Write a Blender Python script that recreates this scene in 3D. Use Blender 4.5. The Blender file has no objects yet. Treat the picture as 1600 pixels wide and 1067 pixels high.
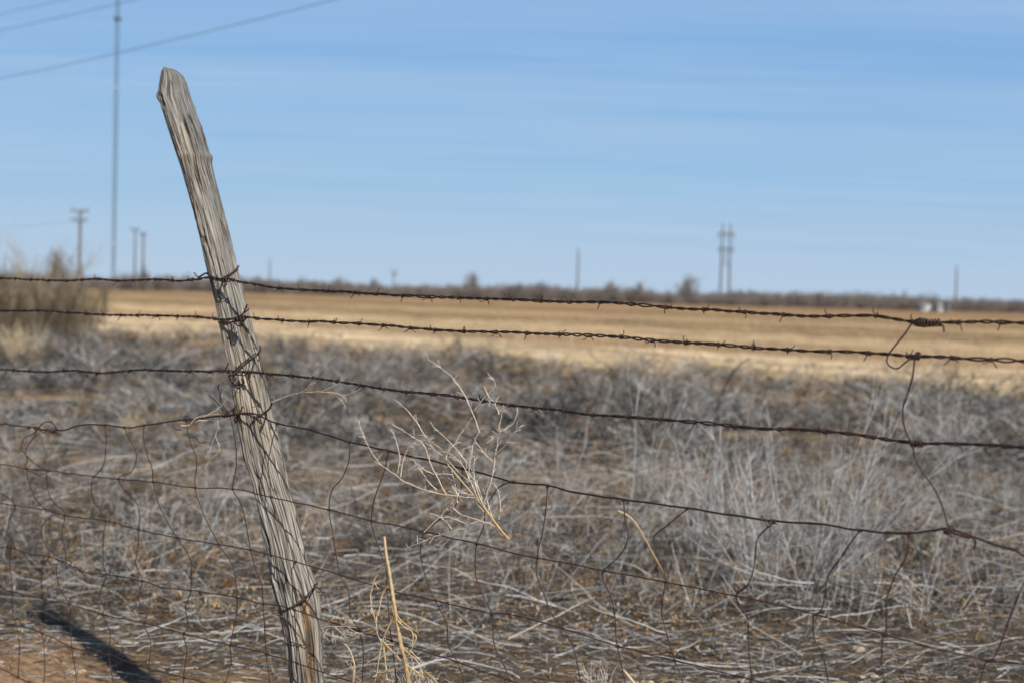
import bpy, math, random
import numpy as np
from mathutils import Vector, Matrix, Euler
sc = bpy.context.scene
COL = sc.collection
R_ = math.radians
rng = np.random.default_rng(11)
random.seed(5)

# ---------------------------------------------------------------- camera
EYE = 1.6
F_PX = 2222.2
PITCH = math.atan((533.5 - 454.0) / F_PX)
ROLL = math.atan(0.026)
FW = Vector((0, math.cos(PITCH), -math.sin(PITCH)))
RT0 = Vector((1, 0, 0)); UP0 = RT0.cross(FW)
RT = RT0 * math.cos(ROLL) + UP0 * math.sin(ROLL)
UP = UP0 * math.cos(ROLL) - RT0 * math.sin(ROLL)
CAM = Vector((0, 0, EYE))
cd = bpy.data.cameras.new('camera'); cam = bpy.data.objects.new('camera', cd); COL.objects.link(cam)
M = Matrix((RT, UP, -FW)).transposed().to_4x4(); M.translation = CAM
cam.matrix_world = M
cd.sensor_width = 36; cd.lens = 50; cd.clip_start = 0.05; cd.clip_end = 6000
cd.dof.use_dof = True; cd.dof.focus_distance = 3.95; cd.dof.aperture_fstop = 2.9; cd.dof.aperture_blades = 0
sc.camera = cam
# ---------------------------------------------------------------- world and sun
SUN_AZ = math.atan2(0.475, -0.88)          # compass bearing of the sun, clockwise from +Y
SUN_EL = R_(43)
w = bpy.data.worlds.new('World'); sc.world = w; w.use_nodes = True
nt = w.node_tree; bg = nt.nodes['Background']
sky = nt.nodes.new('ShaderNodeTexSky'); sky.sky_type = 'NISHITA'; sky.sun_disc = False
sky.sun_elevation = SUN_EL; sky.sun_rotation = SUN_AZ; sky.altitude = 900
sky.air_density = 1.25; sky.dust_density = 0.6; sky.ozone_density = 2.2
tc = nt.nodes.new('ShaderNodeTexCoord')
sep = nt.nodes.new('ShaderNodeSeparateXYZ'); nt.links.new(tc.outputs['Generated'], sep.inputs[0])
def wmath(op, a, b=None, c=None):
    n = nt.nodes.new('ShaderNodeMath'); n.operation = op
    for i, v in enumerate((a, b, c)):
        if v is None: continue
        if isinstance(v, (int, float)): n.inputs[i].default_value = v
        else: nt.links.new(v, n.inputs[i])
    return n.outputs[0]
# thin high cirrus, laid out on a flat layer far overhead
zz = wmath('ADD', wmath('MAXIMUM', sep.outputs[2], 0.0), 0.05)
cx_ = wmath('DIVIDE', sep.outputs[0], zz); cy_ = wmath('DIVIDE', sep.outputs[1], zz)
cmb = nt.nodes.new('ShaderNodeCombineXYZ'); nt.links.new(cx_, cmb.inputs[0]); nt.links.new(cy_, cmb.inputs[1])
mp = nt.nodes.new('ShaderNodeMapping'); nt.links.new(cmb.outputs[0], mp.inputs[0])
mp.inputs['Scale'].default_value = (0.15, 1.1, 1); mp.inputs['Location'].default_value = (3.1, 0.4, 0)
mp.inputs['Rotation'].default_value = (0, 0, R_(4))
n1 = nt.nodes.new('ShaderNodeTexNoise'); n1.inputs['Scale'].default_value = 1.0; n1.inputs['Detail'].default_value = 6; n1.inputs['Roughness'].default_value = 0.5; n1.inputs['Distortion'].default_value = 0.35
nt.links.new(mp.outputs[0], n1.inputs['Vector'])
cr = nt.nodes.new('ShaderNodeValToRGB'); nt.links.new(n1.outputs[0], cr.inputs[0])
cr.color_ramp.elements[0].position = 0.36; cr.color_ramp.elements[0].color = (0, 0, 0, 1)
cr.color_ramp.elements[1].position = 0.80; cr.color_ramp.elements[1].color = (1, 1, 1, 1)
n1b = nt.nodes.new('ShaderNodeTexNoise'); n1b.inputs['Scale'].default_value = 0.55; n1b.inputs['Detail'].default_value = 3; nt.links.new(cmb.outputs[0], n1b.inputs['Vector'])
mpb = nt.nodes.new('ShaderNodeMapping'); nt.links.new(cmb.outputs[0], mpb.inputs[0]); mpb.inputs['Scale'].default_value = (0.5, 5.5, 1); mpb.inputs['Rotation'].default_value = (0, 0, R_(-7))
n1c = nt.nodes.new('ShaderNodeTexNoise'); n1c.inputs['Scale'].default_value = 1.0; n1c.inputs['Detail'].default_value = 7; n1c.inputs['Roughness'].default_value = 0.6; nt.links.new(mpb.outputs[0], n1c.inputs['Vector'])
wisp = wmath('MULTIPLY', wmath('MAXIMUM', wmath('SUBTRACT', n1c.outputs[0], 0.455), 0.0), wmath('MAXIMUM', wmath('MULTIPLY', wmath('SUBTRACT', n1b.outputs[0], 0.38), 6.5), 0.0))
cf = wmath('MINIMUM', wmath('ADD', wmath('MULTIPLY', cr.outputs[0], 0.5), wisp), 0.8)
mx = nt.nodes.new('ShaderNodeMix'); mx.data_type = 'RGBA'
srp = nt.nodes.new('ShaderNodeValToRGB'); nt.links.new(wmath('MAXIMUM', sep.outputs[2], 0.0), srp.inputs[0])
els = srp.color_ramp.elements; els.new(0.08); els.new(0.22); els.new(0.5)
for e, (p_, c_) in zip(els, ((0.0, (0.44, 0.58, 0.75)), (0.08, (0.29, 0.505, 0.755)), (0.22, (0.17, 0.385, 0.74)), (0.42, (0.06, 0.15, 0.36)), (1.0, (0.025, 0.075, 0.22)))): e.position = p_; e.color = (*c_, 1)
sc_ = nt.nodes.new('ShaderNodeVectorMath'); sc_.operation = 'SCALE'; nt.links.new(srp.outputs[0], sc_.inputs[0]); sc_.inputs['Scale'].default_value = 11.2
mx0 = nt.nodes.new('ShaderNodeMix'); mx0.data_type = 'RGBA'; mx0.inputs[0].default_value = 0.92
nt.links.new(sky.outputs[0], mx0.inputs[6]); nt.links.new(sc_.outputs[0], mx0.inputs[7])
nt.links.new(cf, mx.inputs[0]); nt.links.new(mx0.outputs[2], mx.inputs[6]); mx.inputs[7].default_value = (5.2, 6.75, 8.8, 1)
nt.links.new(mx.outputs[2], bg.inputs[0]); bg.inputs[1].default_value = 0.078

sd = bpy.data.lights.new('sun', 'SUN'); sd.energy = 5.0; sd.angle = R_(0.53); sd.color = (1.0, 0.95, 0.87)
sun = bpy.data.objects.new('sun', sd); COL.objects.link(sun); sun.location = (4, -8, 9)
to_sun = Vector((math.cos(SUN_EL) * math.sin(SUN_AZ), math.cos(SUN_EL) * math.cos(SUN_AZ), math.sin(SUN_EL)))
sun.rotation_euler = to_sun.to_track_quat('Z', 'Y').to_euler()
sc.view_settings.view_transform = 'Standard'; sc.view_settings.look = 'None'
sc.view_settings.exposure = 0.22; sc.view_settings.gamma = 1.0
try:
    sc.cycles.use_denoising = True
    sc.cycles.denoiser = 'OPENIMAGEDENOISE'
    sc.cycles.max_bounces = 5; sc.cycles.diffuse_bounces = 2
except Exception: pass

# ---------------------------------------------------------------- pixel -> world helpers
def ray(px, py):
    return FW + RT * ((px - 800) / F_PX) + UP * ((533.5 - py) / F_PX)
def at(px, py, d):                       # point seen at a pixel, d metres away along the view axis
    return CAM + ray(px, py) * d
def ground(px, py, z=0.0):
    r = ray(px, py); return CAM + r * ((z - EYE) / r.z)
def hor(px): return 454 + 0.026 * (px - 800)
# the fence stands in one vertical plane that runs away to the left
def fdep(px): return 25.05 / (4.76 + 0.0024 * px)
_a = at(0, hor(0), fdep(0)); _b = at(1600, hor(1600), fdep(1600))
FD = (_b - _a); FD.z = 0; FD.normalize()
FN = Vector((FD.y, -FD.x, 0))
if FN.dot(CAM - _a) < 0: FN = -FN
def fp(px, py, off=0.0):
    r = ray(px, py); o = _a + FN * off
    return CAM + r * ((o - CAM).dot(FN) / r.dot(FN))

# ---------------------------------------------------------------- mesh helpers
def tag(o, label=None, cat=None, group=None, kind=None):
    if label: o['label'] = label
    if cat: o['category'] = cat
    if group: o['group'] = group
    if kind: o['kind'] = kind
    return o
def empty(name, loc, label, cat, group=None):
    o = bpy.data.objects.new(name, None); COL.objects.link(o); o.location = loc; o.empty_display_size = 0.1
    return tag(o, label, cat, group)
def mk(name, V, F, mat, parent=None, attrs=None, smooth=True, loc=None):
    V = np.asarray(V, dtype=np.float32)
    if parent is not None: base = np.array(parent.matrix_world.translation if parent.type != 'EMPTY' else parent.location)
    elif loc is not None: base = np.array(loc)
    else:
        base = V.mean(0); base[2] = V[:, 2].min()
    if parent is not None and parent.parent is not None: base = np.array(parent['_w'])
    me = bpy.data.meshes.new(name)
    F = [np.asarray(f, dtype=np.int32) for f in (F if isinstance(F, list) else [F]) if len(f)]
    me.vertices.add(len(V)); me.vertices.foreach_set('co', (V - base.astype(np.float32)).ravel())
    nl = sum(f.size for f in F); npoly = sum(len(f) for f in F)
    me.loops.add(nl); me.polygons.add(npoly)
    me.loops.foreach_set('vertex_index', np.concatenate([f.ravel() for f in F]))
    tot = np.concatenate([np.full(len(f), f.shape[1], np.int32) for f in F])
    st = np.concatenate([[0], np.cumsum(tot)[:-1]]).astype(np.int32)
    me.polygons.foreach_set('loop_start', st)
    try: me.polygons.foreach_set('loop_total', tot)
    except Exception: pass
    me.polygons.foreach_set('use_smooth', np.full(npoly, smooth))
    for k, a in (attrs or {}).items():
        at_ = me.attributes.new(k, 'FLOAT', 'POINT'); at_.data.foreach_set('value', np.asarray(a, dtype=np.float32).ravel())
    me.update(calc_edges=True); me.validate()
    me.materials.append(mat)
    o = bpy.data.objects.new(name, me); COL.objects.link(o)
    if parent is None: o.location = base
    else:
        o.parent = parent; o['_w'] = list(map(float, base))
    return o
class MB:                                  # gathers shapes into one mesh
    def __init__(s): s.V = []; s.F = {3: [], 4: []}; s.n = 0; s.T = []
    def add(s, V, F, t=0.5):
        V = np.asarray(V, float); F = np.asarray(F, int)
        s.V.append(V); s.F[F.shape[1]].append(F + s.n); s.n += len(V)
        s.T.append(np.broadcast_to(np.asarray(t, float), (len(V),)))
    def box(s, c, sx, sy, sz, rz=0.0, bev=0.0, M3=None):
        b = min(bev, 0.49 * min(sx, sy, sz)) if bev else 0
        x, y, z = sx / 2, sy / 2, sz / 2
        if not b:
            V = np.array([[i * x, j * y, k * z] for k in (-1, 1) for j in (-1, 1) for i in (-1, 1)])
            F = np.array([[0, 2, 3, 1], [4, 5, 7, 6], [0, 1, 5, 4], [2, 6, 7, 3], [0, 4, 6, 2], [1, 3, 7, 5]])
        else:
            rings = []
            for zz_, q in ((-z, b), (-z + b, 0), (z - b, 0), (z, b)):
                xx, yy = x - q, y - q; e = b * 0.8
                rings.append([[xx - e, -yy, zz_], [xx, -yy + e, zz_], [xx, yy - e, zz_], [xx - e, yy, zz_], [-xx + e, yy, zz_], [-xx, yy - e, zz_], [-xx, -yy + e, zz_], [-xx + e, -yy, zz_]])
            V = np.array(rings).reshape(-1, 3); F = []
            for r in range(3):
                for i in range(8):
                    j = (i + 1) % 8; F.append([r * 8 + i, r * 8 + j, r * 8 + 8 + j, r * 8 + 8 + i])
            F += [[24, 25, 26, 27], [24, 27, 28, 31], [31, 28, 29, 30], [3, 2, 1, 0], [7, 4, 3, 0], [6, 5, 4, 7]]
            F = np.array(F)
        if M3 is not None: V = V @ np.array(M3).T
        else:
            c_, s_ = math.cos(rz), math.sin(rz); V = np.stack([V[:, 0] * c_ - V[:, 1] * s_, V[:, 0] * s_ + V[:, 1] * c_, V[:, 2]], 1)
        s.add(V + np.array(c), F)
    def tube(s, pts, r, k=8, cap=True, t=0.5):
        V, F, C = tube(pts, r, k); s.add(V, F, t)
        if cap and k >= 3:
            n0 = s.n - len(V)
            for ring in (list(range(k))[::-1], list(range(len(V) - k, len(V)))):
                c = np.array(V)[ring].mean(0); s.V.append(c[None]); s.T.append(np.full(1, 0.5)); ci = s.n; s.n += 1
                s.F[3].append(np.array([[n0 + ring[i], n0 + ring[(i + 1) % k], ci] for i in range(k)]))
    def build(s, name, mat, parent=None, smooth=True, tone=False, loc=None):
        V = np.concatenate(s.V); F = [np.concatenate(s.F[q]) for q in (4, 3) if s.F[q]]
        return mk(name, V, F, mat, parent, {'tone': np.concatenate(s.T)} if tone else None, smooth, loc)
def tube(pts, r, k=8):
    P = np.array([tuple(p) for p in pts], float); n = len(P)
    r = np.broadcast_to(np.asarray(r, float), (n,))
    T = np.gradient(P, axis=0); T /= np.linalg.norm(T, axis=1)[:, None] + 1e-12
    ref = np.array([0, 0, 1.0]) if abs(T[0, 2]) < 0.9 else np.array([0, 1.0, 0])
    U = np.zeros_like(P); u = ref - T[0] * ref.dot(T[0]); u /= np.linalg.norm(u)
    for i in range(n):
        u = u - T[i] * u.dot(T[i]); u /= np.linalg.norm(u) + 1e-12; U[i] = u
    W = np.cross(T, U); a = np.linspace(0, 2 * math.pi, k, endpoint=False)
    V = (P[:, None] + r[:, None, None] * (np.cos(a)[None, :, None] * U[:, None] + np.sin(a)[None, :, None] * W[:, None])).reshape(-1, 3)
    i = np.arange(n - 1)[:, None] * k; j = np.arange(k)[None]; j2 = (j + 1) % k
    F = np.stack([i + j, i + j2, i + k + j2, i + k + j], -1).reshape(-1, 4)
    return V, F, None
def tubes(P, R, k=3, tone=None):
    """many thin tubes at once: P (N,n,3), R (N,n)"""
    P = np.asarray(P, np.float32); R = np.asarray(R, np.float32); N, n, _ = P.shape
    T = np.empty_like(P); T[:, 1:-1] = P[:, 2:] - P[:, :-2]; T[:, 0] = P[:, 1] - P[:, 0]; T[:, -1] = P[:, -1] - P[:, -2]
    T /= np.linalg.norm(T, axis=2)[..., None] + 1e-9
    ref = np.where(np.abs(T[..., 2:3]) < 0.8, np.array([0, 0, 1.0], np.float32), np.array([0.6, 0.8, 0], np.float32))
    U = np.cross(T, ref); U /= np.linalg.norm(U, axis=2)[..., None] + 1e-9; W = np.cross(T, U)
    a = np.linspace(0, 2 * math.pi, k, endpoint=False).astype(np.float32)
    V = P[:, :, None] + R[:, :, None, None] * (np.cos(a)[None, None, :, None] * U[:, :, None] + np.sin(a)[None, None, :, None] * W[:, :, None])
    V = V.reshape(-1, 3)
    b = (np.arange(N) * n * k)[:, None, None] + (np.arange(n - 1) * k)[None, :, None]
    j = np.arange(k)[None, None]; j2 = (j + 1) % k
    F = np.stack([b + j, b + j2, b + k + j2, b + k + j], -1).reshape(-1, 4)
    t = np.repeat(np.asarray(tone if tone is not None else np.full(N, 0.5), np.float32), n * k)
    return V, F, t
def cat(parts):
    V = []; F = []; T = []; n = 0
    for v, f, t in parts:
        V.append(v); F.append(f + n); T.append(t); n += len(v)
    return np.concatenate(V), np.concatenate(F), np.concatenate(T)
def smooth_path(pts, step):
    P = np.array([tuple(p) for p in pts], float)
    if len(P) < 3:
        n = max(2, int(np.linalg.norm(P[-1] - P[0]) / step)); t = np.linspace(0, 1, n)[:, None]; return P[0] * (1 - t) + P[-1] * t
    Q = np.vstack([2 * P[0] - P[1], P, 2 * P[-1] - P[-2]]); out = []
    for i in range(1, len(Q) - 2):
        p0, p1, p2, p3 = Q[i - 1:i + 3]; n = max(2, int(np.linalg.norm(p2 - p1) / step)); t = np.linspace(0, 1, n, endpoint=False)[:, None]
        # centripetal-ish tangents limited in length
        L = np.linalg.norm(p2 - p1) + 1e-9; m1 = (p2 - p0); m1 *= L / (np.linalg.norm(p1 - p0) + L); m2 = (p3 - p1); m2 *= L / (np.linalg.norm(p3 - p2) + L)
        out.append((2 * t**3 - 3 * t**2 + 1) * p1 + (t**3 - 2 * t**2 + t) * m1 + (-2 * t**3 + 3 * t**2) * p2 + (t**3 - t**2) * m2)
    out.append(P[-1:]); return np.concatenate(out)
def jitter(P, amp, freq, seed):
    """low smooth wobble along a path"""
    g = np.random.default_rng(seed); n = len(P); m = max(4, int(n / freq)); x = np.linspace(0, m - 1, n)
    return P + np.stack([np.interp(x, np.arange(m), g.normal(0, amp, m)) for _ in range(3)], 1)

# ---------------------------------------------------------------- materials
def mat(name):
    m = bpy.data.materials.new(name); m.use_nodes = True
    return m, m.node_tree, m.node_tree.nodes['Principled BSDF']
def nn(t, typ, **kw):
    n = t.nodes.new(typ)
    for k, v in kw.items(): setattr(n, k, v)
    return n
def ramp(t, fac, stops, interp='LINEAR'):
    n = nn(t, 'ShaderNodeValToRGB'); t.links.new(fac, n.inputs[0]); r = n.color_ramp; r.interpolation = interp
    while len(r.elements) < len(stops): r.elements.new(0.5)
    for e, (p, c) in zip(r.elements, stops):
        e.position = p; e.color = (*c, 1) if len(c) == 3 else c
    return n.outputs[0]
def noise(t, vec, scale, detail=4, rough=0.55, out=0):
    n = nn(t, 'ShaderNodeTexNoise'); n.inputs['Scale'].default_value = scale; n.inputs['Detail'].default_value = detail; n.inputs['Roughness'].default_value = rough
    if vec is not None: t.links.new(vec, n.inputs['Vector'])
    return n.outputs[out]
def mth(t, op, a, b=None, c=None, clamp=False):
    n = nn(t, 'ShaderNodeMath', operation=op); n.use_clamp = clamp
    for i, v in enumerate((a, b, c)):
        if v is None: continue
        if isinstance(v, (int, float)): n.inputs[i].default_value = v
        else: t.links.new(v, n.inputs[i])
    return n.outputs[0]
def mixc(t, f, a, b, blend='MIX'):
    n = nn(t, 'ShaderNodeMix', data_type='RGBA', blend_type=blend)
    for i, v in ((0, f), (6, a), (7, b)):
        if isinstance(v, (int, float)): n.inputs[i].default_value = v
        elif isinstance(v, tuple): n.inputs[i].default_value = (*v, 1)
        else: t.links.new(v, n.inputs[i])
    return n.outputs[2]
def bump(t, p, h, strength, dist):
    b = nn(t, 'ShaderNodeBump'); b.inputs['Strength'].default_value = strength; b.inputs['Distance'].default_value = dist
    t.links.new(h, b.inputs['Height']); t.links.new(b.outputs[0], p.inputs['Normal'])
def objco(t): return nn(t, 'ShaderNodeTexCoord').outputs['Object']
def attr(t, n_): return nn(t, 'ShaderNodeAttribute', attribute_name=n_).outputs['Fac']
def mapping(t, v, scale=(1, 1, 1), rot=(0, 0, 0), loc=(0, 0, 0)):
    m = nn(t, 'ShaderNodeMapping'); t.links.new(v, m.inputs[0]); m.inputs['Scale'].default_value = scale; m.inputs['Rotation'].default_value = rot; m.inputs['Location'].default_value = loc
    return m.outputs[0]

def rust_mat(name, dark, light, rough=0.62, metal=0.35):
    m, t, p = mat(name); o = objco(t)
    t.links.new(ramp(t, noise(t, o, 260, 5, 0.7), [(0.32, dark), (0.55, tuple((a + b) / 2 for a, b in zip(dark, light))), (0.72, light)]), p.inputs['Base Color'])
    p.inputs['Roughness'].default_value = rough; p.inputs['Metallic'].default_value = metal
    bump(t, p, noise(t, o, 900, 4, 0.7), 0.5, 0.0006); return m
RUST = rust_mat('rusted_wire', (0.012, 0.008, 0.008), (0.050, 0.024, 0.019))
RUST2 = rust_mat('brown_rusted_wire', (0.020, 0.012, 0.010), (0.085, 0.040, 0.030))
def tone_mat(name, stops, rough=0.85, trans=0.0, nscale=90, var=0.25):
    m, t, p = mat(name); a = attr(t, 'tone'); o = objco(t)
    c = ramp(t, a, stops); n = noise(t, o, nscale, 3)
    f = ramp(t, n, [(0.3, (1 - var,) * 3), (0.7, (1 + var * 0.6,) * 3)])
    t.links.new(mixc(t, 1.0, c, f, 'MULTIPLY'), p.inputs['Base Color']); p.inputs['Roughness'].default_value = rough
    p.inputs['Specular IOR Level'].default_value = 0.25
    return m
BRUSH = tone_mat('weathered_brush', [(0.0, (0.022, 0.019, 0.017)), (0.22, (0.048, 0.043, 0.038)), (0.52, (0.188, 0.181, 0.168)), (0.80, (0.66, 0.645, 0.615)), (0.86, (0.38, 0.27, 0.14)), (1.0, (0.27, 0.135, 0.045))], var=0.35)
STRAW = tone_mat('dry_straw', [(0.0, (0.20, 0.13, 0.065)), (0.4, (0.40, 0.28, 0.14)), (0.75, (0.58, 0.45, 0.26)), (1.0, (0.72, 0.62, 0.44))])
PALE = tone_mat('bleached_twig', [(0.0, (0.30, 0.17, 0.05)), (0.3, (0.52, 0.33, 0.12)), (0.6, (0.56, 0.46, 0.34)), (1.0, (0.72, 0.66, 0.58))])
SCRUB = tone_mat('bare_scrub', [(0.0, (0.06, 0.052, 0.048)), (0.5, (0.22, 0.18, 0.158)), (0.8, (0.33, 0.27, 0.235)), (1.0, (0.11, 0.11, 0.065))])  # twig colour lightened to paint in distance haze
SHRUB = tone_mat('tall_dry_shrub', [(0.0, (0.035, 0.028, 0.02)), (0.5, (0.19, 0.15, 0.10)), (0.8, (0.42, 0.34, 0.23)), (1.0, (0.46, 0.37, 0.24))])

# weathered wood of the post; pu = metres round, pv = metres along
WOOD, t, p = mat('weathered_grey_wood')
pu, pv, ph = attr(t, 'pu'), attr(t, 'pv'), attr(t, 'hollow')
c = nn(t, 'ShaderNodeCombineXYZ'); t.links.new(pu, c.inputs[0]); t.links.new(pv, c.inputs[1])
warp = noise(t, mapping(t, c.outputs[0], (9, 5, 1)), 1.0, 3)
wu = mth(t, 'ADD', pu, mth(t, 'MULTIPLY', mth(t, 'SUBTRACT', warp, 0.5), 0.007))
c2 = nn(t, 'ShaderNodeCombineXYZ'); t.links.new(wu, c2.inputs[0]); t.links.new(pv, c2.inputs[1])
g1 = noise(t, mapping(t, c2.outputs[0], (230, 6, 1)), 1.0, 4, 0.6)
g2 = noise(t, mapping(t, c2.outputs[0], (140, 3.2, 1)), 1.0, 5, 0.6)
g3 = noise(t, mapping(t, c2.outputs[0], (26, 6, 1)), 1.0, 4, 0.6)
base = ramp(t, g2, [(0.30, (0.065, 0.059, 0.051)), (0.41, (0.175, 0.160, 0.137)), (0.52, (0.29, 0.268, 0.23)), (0.72, (0.45, 0.415, 0.355))])
fine = ramp(t, g1, [(0.40, (0.12, 0.115, 0.11)), (0.47, (0.75, 0.75, 0.75)), (0.7, (1.25, 1.25, 1.25))])
col = mixc(t, 1.0, base, fine, 'MULTIPLY')
grey = attr(t, 'grey')
greyf = mth(t, 'MULTIPLY', grey, ramp(t, g3, [(0.35, (0.45,) * 3), (0.6, (1,) * 3)]), clamp=True)
lum = nn(t, 'ShaderNodeRGBToBW'); t.links.new(col, lum.inputs[0])
gcol = mixc(t, 1.0, mixc(t, 0.0, (0.60, 0.59, 0.58), (0, 0, 0)), ramp(t, g1, [(0.40, (0.05,) * 3), (0.5, (0.24,) * 3), (0.72, (0.42,) * 3)]), 'MULTIPLY')
col = mixc(t, greyf, col, gcol)
warm = ramp(t, noise(t, mapping(t, c2.outputs[0], (14, 2.2, 1), loc=(3, 7, 0)), 1.0, 3), [(0.5, (0, 0, 0)), (0.66, (1, 1, 1))])
col = mixc(t, mth(t, 'MULTIPLY', warm, 0.45), col, mixc(t, 1.0, col, (1.25, 1.02, 0.72), 'MULTIPLY'))
col = mixc(t, ph, col, mixc(t, ramp(t, g3, [(0.45, (0, 0, 0)), (0.56, (1, 1, 1))]), (0.07, 0.045, 0.03), (0.34, 0.19, 0.07)))
t.links.new(col, p.inputs['Base Color']); p.inputs['Roughness'].default_value = 0.88; p.inputs['Specular IOR Level'].default_value = 0.2
hh = mth(t, 'ADD', mth(t, 'MULTIPLY', g1, 0.9), mth(t, 'MULTIPLY', g2, 0.5))
bump(t, p, hh, 1.0, 0.0035)

# ---------------------------------------------------------------- ground
GROUND, t, p = mat('dry_ground'); o = objco(t)
s3 = nn(t, 'ShaderNodeSeparateXYZ'); t.links.new(o, s3.inputs[0]); X, Y = s3.outputs[0], s3.outputs[1]
nbig = noise(t, o, 0.35, 4); nmid = noise(t, o, 2.3, 5); nfine = noise(t, o, 22, 6, 0.7)
dirt = ramp(t, nfine, [(0.3, (0.20, 0.115, 0.058)), (0.5, (0.36, 0.22, 0.12)), (0.72, (0.48, 0.32, 0.185))])
litter = ramp(t, noise(t, o, 60, 5, 0.75), [(0.3, (0.018, 0.014, 0.011)), (0.47, (0.065, 0.05, 0.037)), (0.6, (0.15, 0.115, 0.078)), (0.75, (0.30, 0.255, 0.20))])  # litter colour, darkened to paint in the shaded gaps between stems
dl = mth(t, 'ADD', mth(t, 'SUBTRACT', Y, mth(t, 'MULTIPLY', mth(t, 'MULTIPLY', mth(t, 'SUBTRACT', -1.1, X), 1.2, clamp=True), 0.75)), mth(t, 'MULTIPLY', mth(t, 'SUBTRACT', nmid, 0.5), 1.6))
near = mixc(t, ramp(t, mth(t, 'MULTIPLY', mth(t, 'SUBTRACT', dl, 5.15), 1.6), [(0, (0, 0, 0)), (1, (1, 1, 1))]), dirt, litter)
tanp = mth(t, 'MULTIPLY', ramp(t, noise(t, mapping(t, o, (0.5, 1, 1)), 0.8, 5, 0.6), [(0.44, (0, 0, 0)), (0.56, (1, 1, 1))]), ramp(t, mth(t, 'MULTIPLY', mth(t, 'SUBTRACT', Y, 9), 0.3), [(0, (0.15,) * 3), (1, (0.9,) * 3)]))
near = mixc(t, tanp, near, (0.36, 0.24, 0.13))
# the stubble field beyond the brush: rows run away to the left
d = mth(t, 'ADD', mth(t, 'MULTIPLY', X, 0.683), mth(t, 'MULTIPLY', Y, 0.73))
rowv = mapping(t, o, (1, 1, 1), rot=(0, 0, R_(43)))
rs = nn(t, 'ShaderNodeSeparateXYZ'); t.links.new(rowv, rs.inputs[0])
al = mth(t, 'SUBTRACT', mth(t, 'MULTIPLY', Y, 0.683), mth(t, 'MULTIPLY', X, 0.73))
rc = nn(t, 'ShaderNodeCombineXYZ'); t.links.new(mth(t, 'MULTIPLY', al, 0.035), rc.inputs[0]); t.links.new(mth(t, 'MULTIPLY', d, 0.21), rc.inputs[1])
rn = noise(t, rc.outputs[0], 1.0, 5, 0.62)
dw = mth(t, 'ADD', d, mth(t, 'MULTIPLY', mth(t, 'SUBTRACT', rn, 0.5), mth(t, 'MULTIPLY', d, 0.32)))
bands = ramp(t, mth(t, 'MULTIPLY', mth(t, 'LOGARITHM', mth(t, 'MAXIMUM', dw, 10.0), 10.0), 0.4),
  [(0.50, (0.42, 0.29, 0.17)), (0.535, (0.42, 0.29, 0.17)), (0.555, (0.66, 0.53, 0.36)), (0.605, (0.68, 0.54, 0.37)), (0.615, (0.40, 0.27, 0.155)), (0.645, (0.44, 0.31, 0.18)), (0.655, (0.60, 0.46, 0.29)), (0.685, (0.58, 0.43, 0.27)),
   (0.695, (0.36, 0.25, 0.135)), (0.735, (0.30, 0.225, 0.125)), (0.745, (0.50, 0.36, 0.21)), (0.765, (0.47, 0.33, 0.19)), (0.775, (0.31, 0.225, 0.12)), (0.83, (0.36, 0.24, 0.13)), (0.84, (0.46, 0.32, 0.18)), (0.87, (0.34, 0.22, 0.12))])
rn2 = noise(t, mapping(t, rc.outputs[0], (3, 5, 1), loc=(5, 2, 0)), 1.0, 4)
field = mixc(t, 0.8, bands, mixc(t, 1.0, bands, ramp(t, rn2, [(0.36, (0.46, 0.42, 0.37)), (0.50, (0.82, 0.77, 0.69)), (0.62, (1.12, 1.07, 1.0))]), 'MULTIPLY'))
pat = noise(t, mapping(t, rc.outputs[0], (4.5, 2.2, 1), loc=(1, 8, 0)), 1.0, 6, 0.65)
field = mixc(t, 0.9, field, mixc(t, 1.0, field, ramp(t, pat, [(0.38, (0.52, 0.46, 0.39)), (0.48, (0.90, 0.86, 0.80)), (0.58, (1.2, 1.17, 1.12))]), 'MULTIPLY'))
field = mixc(t, 0.6, field, mixc(t, 1.0, field, ramp(t, noise(t, mapping(t, o, (0.3, 0.3, 0.3)), 3, 6, 0.75), [(0.35, (0.35,) * 3), (0.65, (1.5,) * 3)]), 'MULTIPLY'))
db = mth(t, 'ADD', d, mth(t, 'MULTIPLY', mth(t, 'SUBTRACT', nbig, 0.5), 9.0))
bmask = ramp(t, mth(t, 'MULTIPLY', mth(t, 'SUBTRACT', db, 19.5), 0.4), [(0, (0, 0, 0)), (1, (1, 1, 1))])
col = mixc(t, bmask, near, field)
fmask = ramp(t, mth(t, 'MULTIPLY', mth(t, 'SUBTRACT', Y, 205), 0.02), [(0, (0, 0, 0)), (1, (1, 1, 1))])
col = mixc(t, fmask, col, (0.20, 0.165, 0.12))
t.links.new(col, p.inputs['Base Color']); p.inputs['Roughness'].default_value = 0.95; p.inputs['Specular IOR Level'].default_value = 0.1
bump(t, p, mth(t, 'ADD', nfine, mth(t, 'MULTIPLY', noise(t, o, 70, 4, 0.7), 0.6)), 0.9, 0.03)

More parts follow.
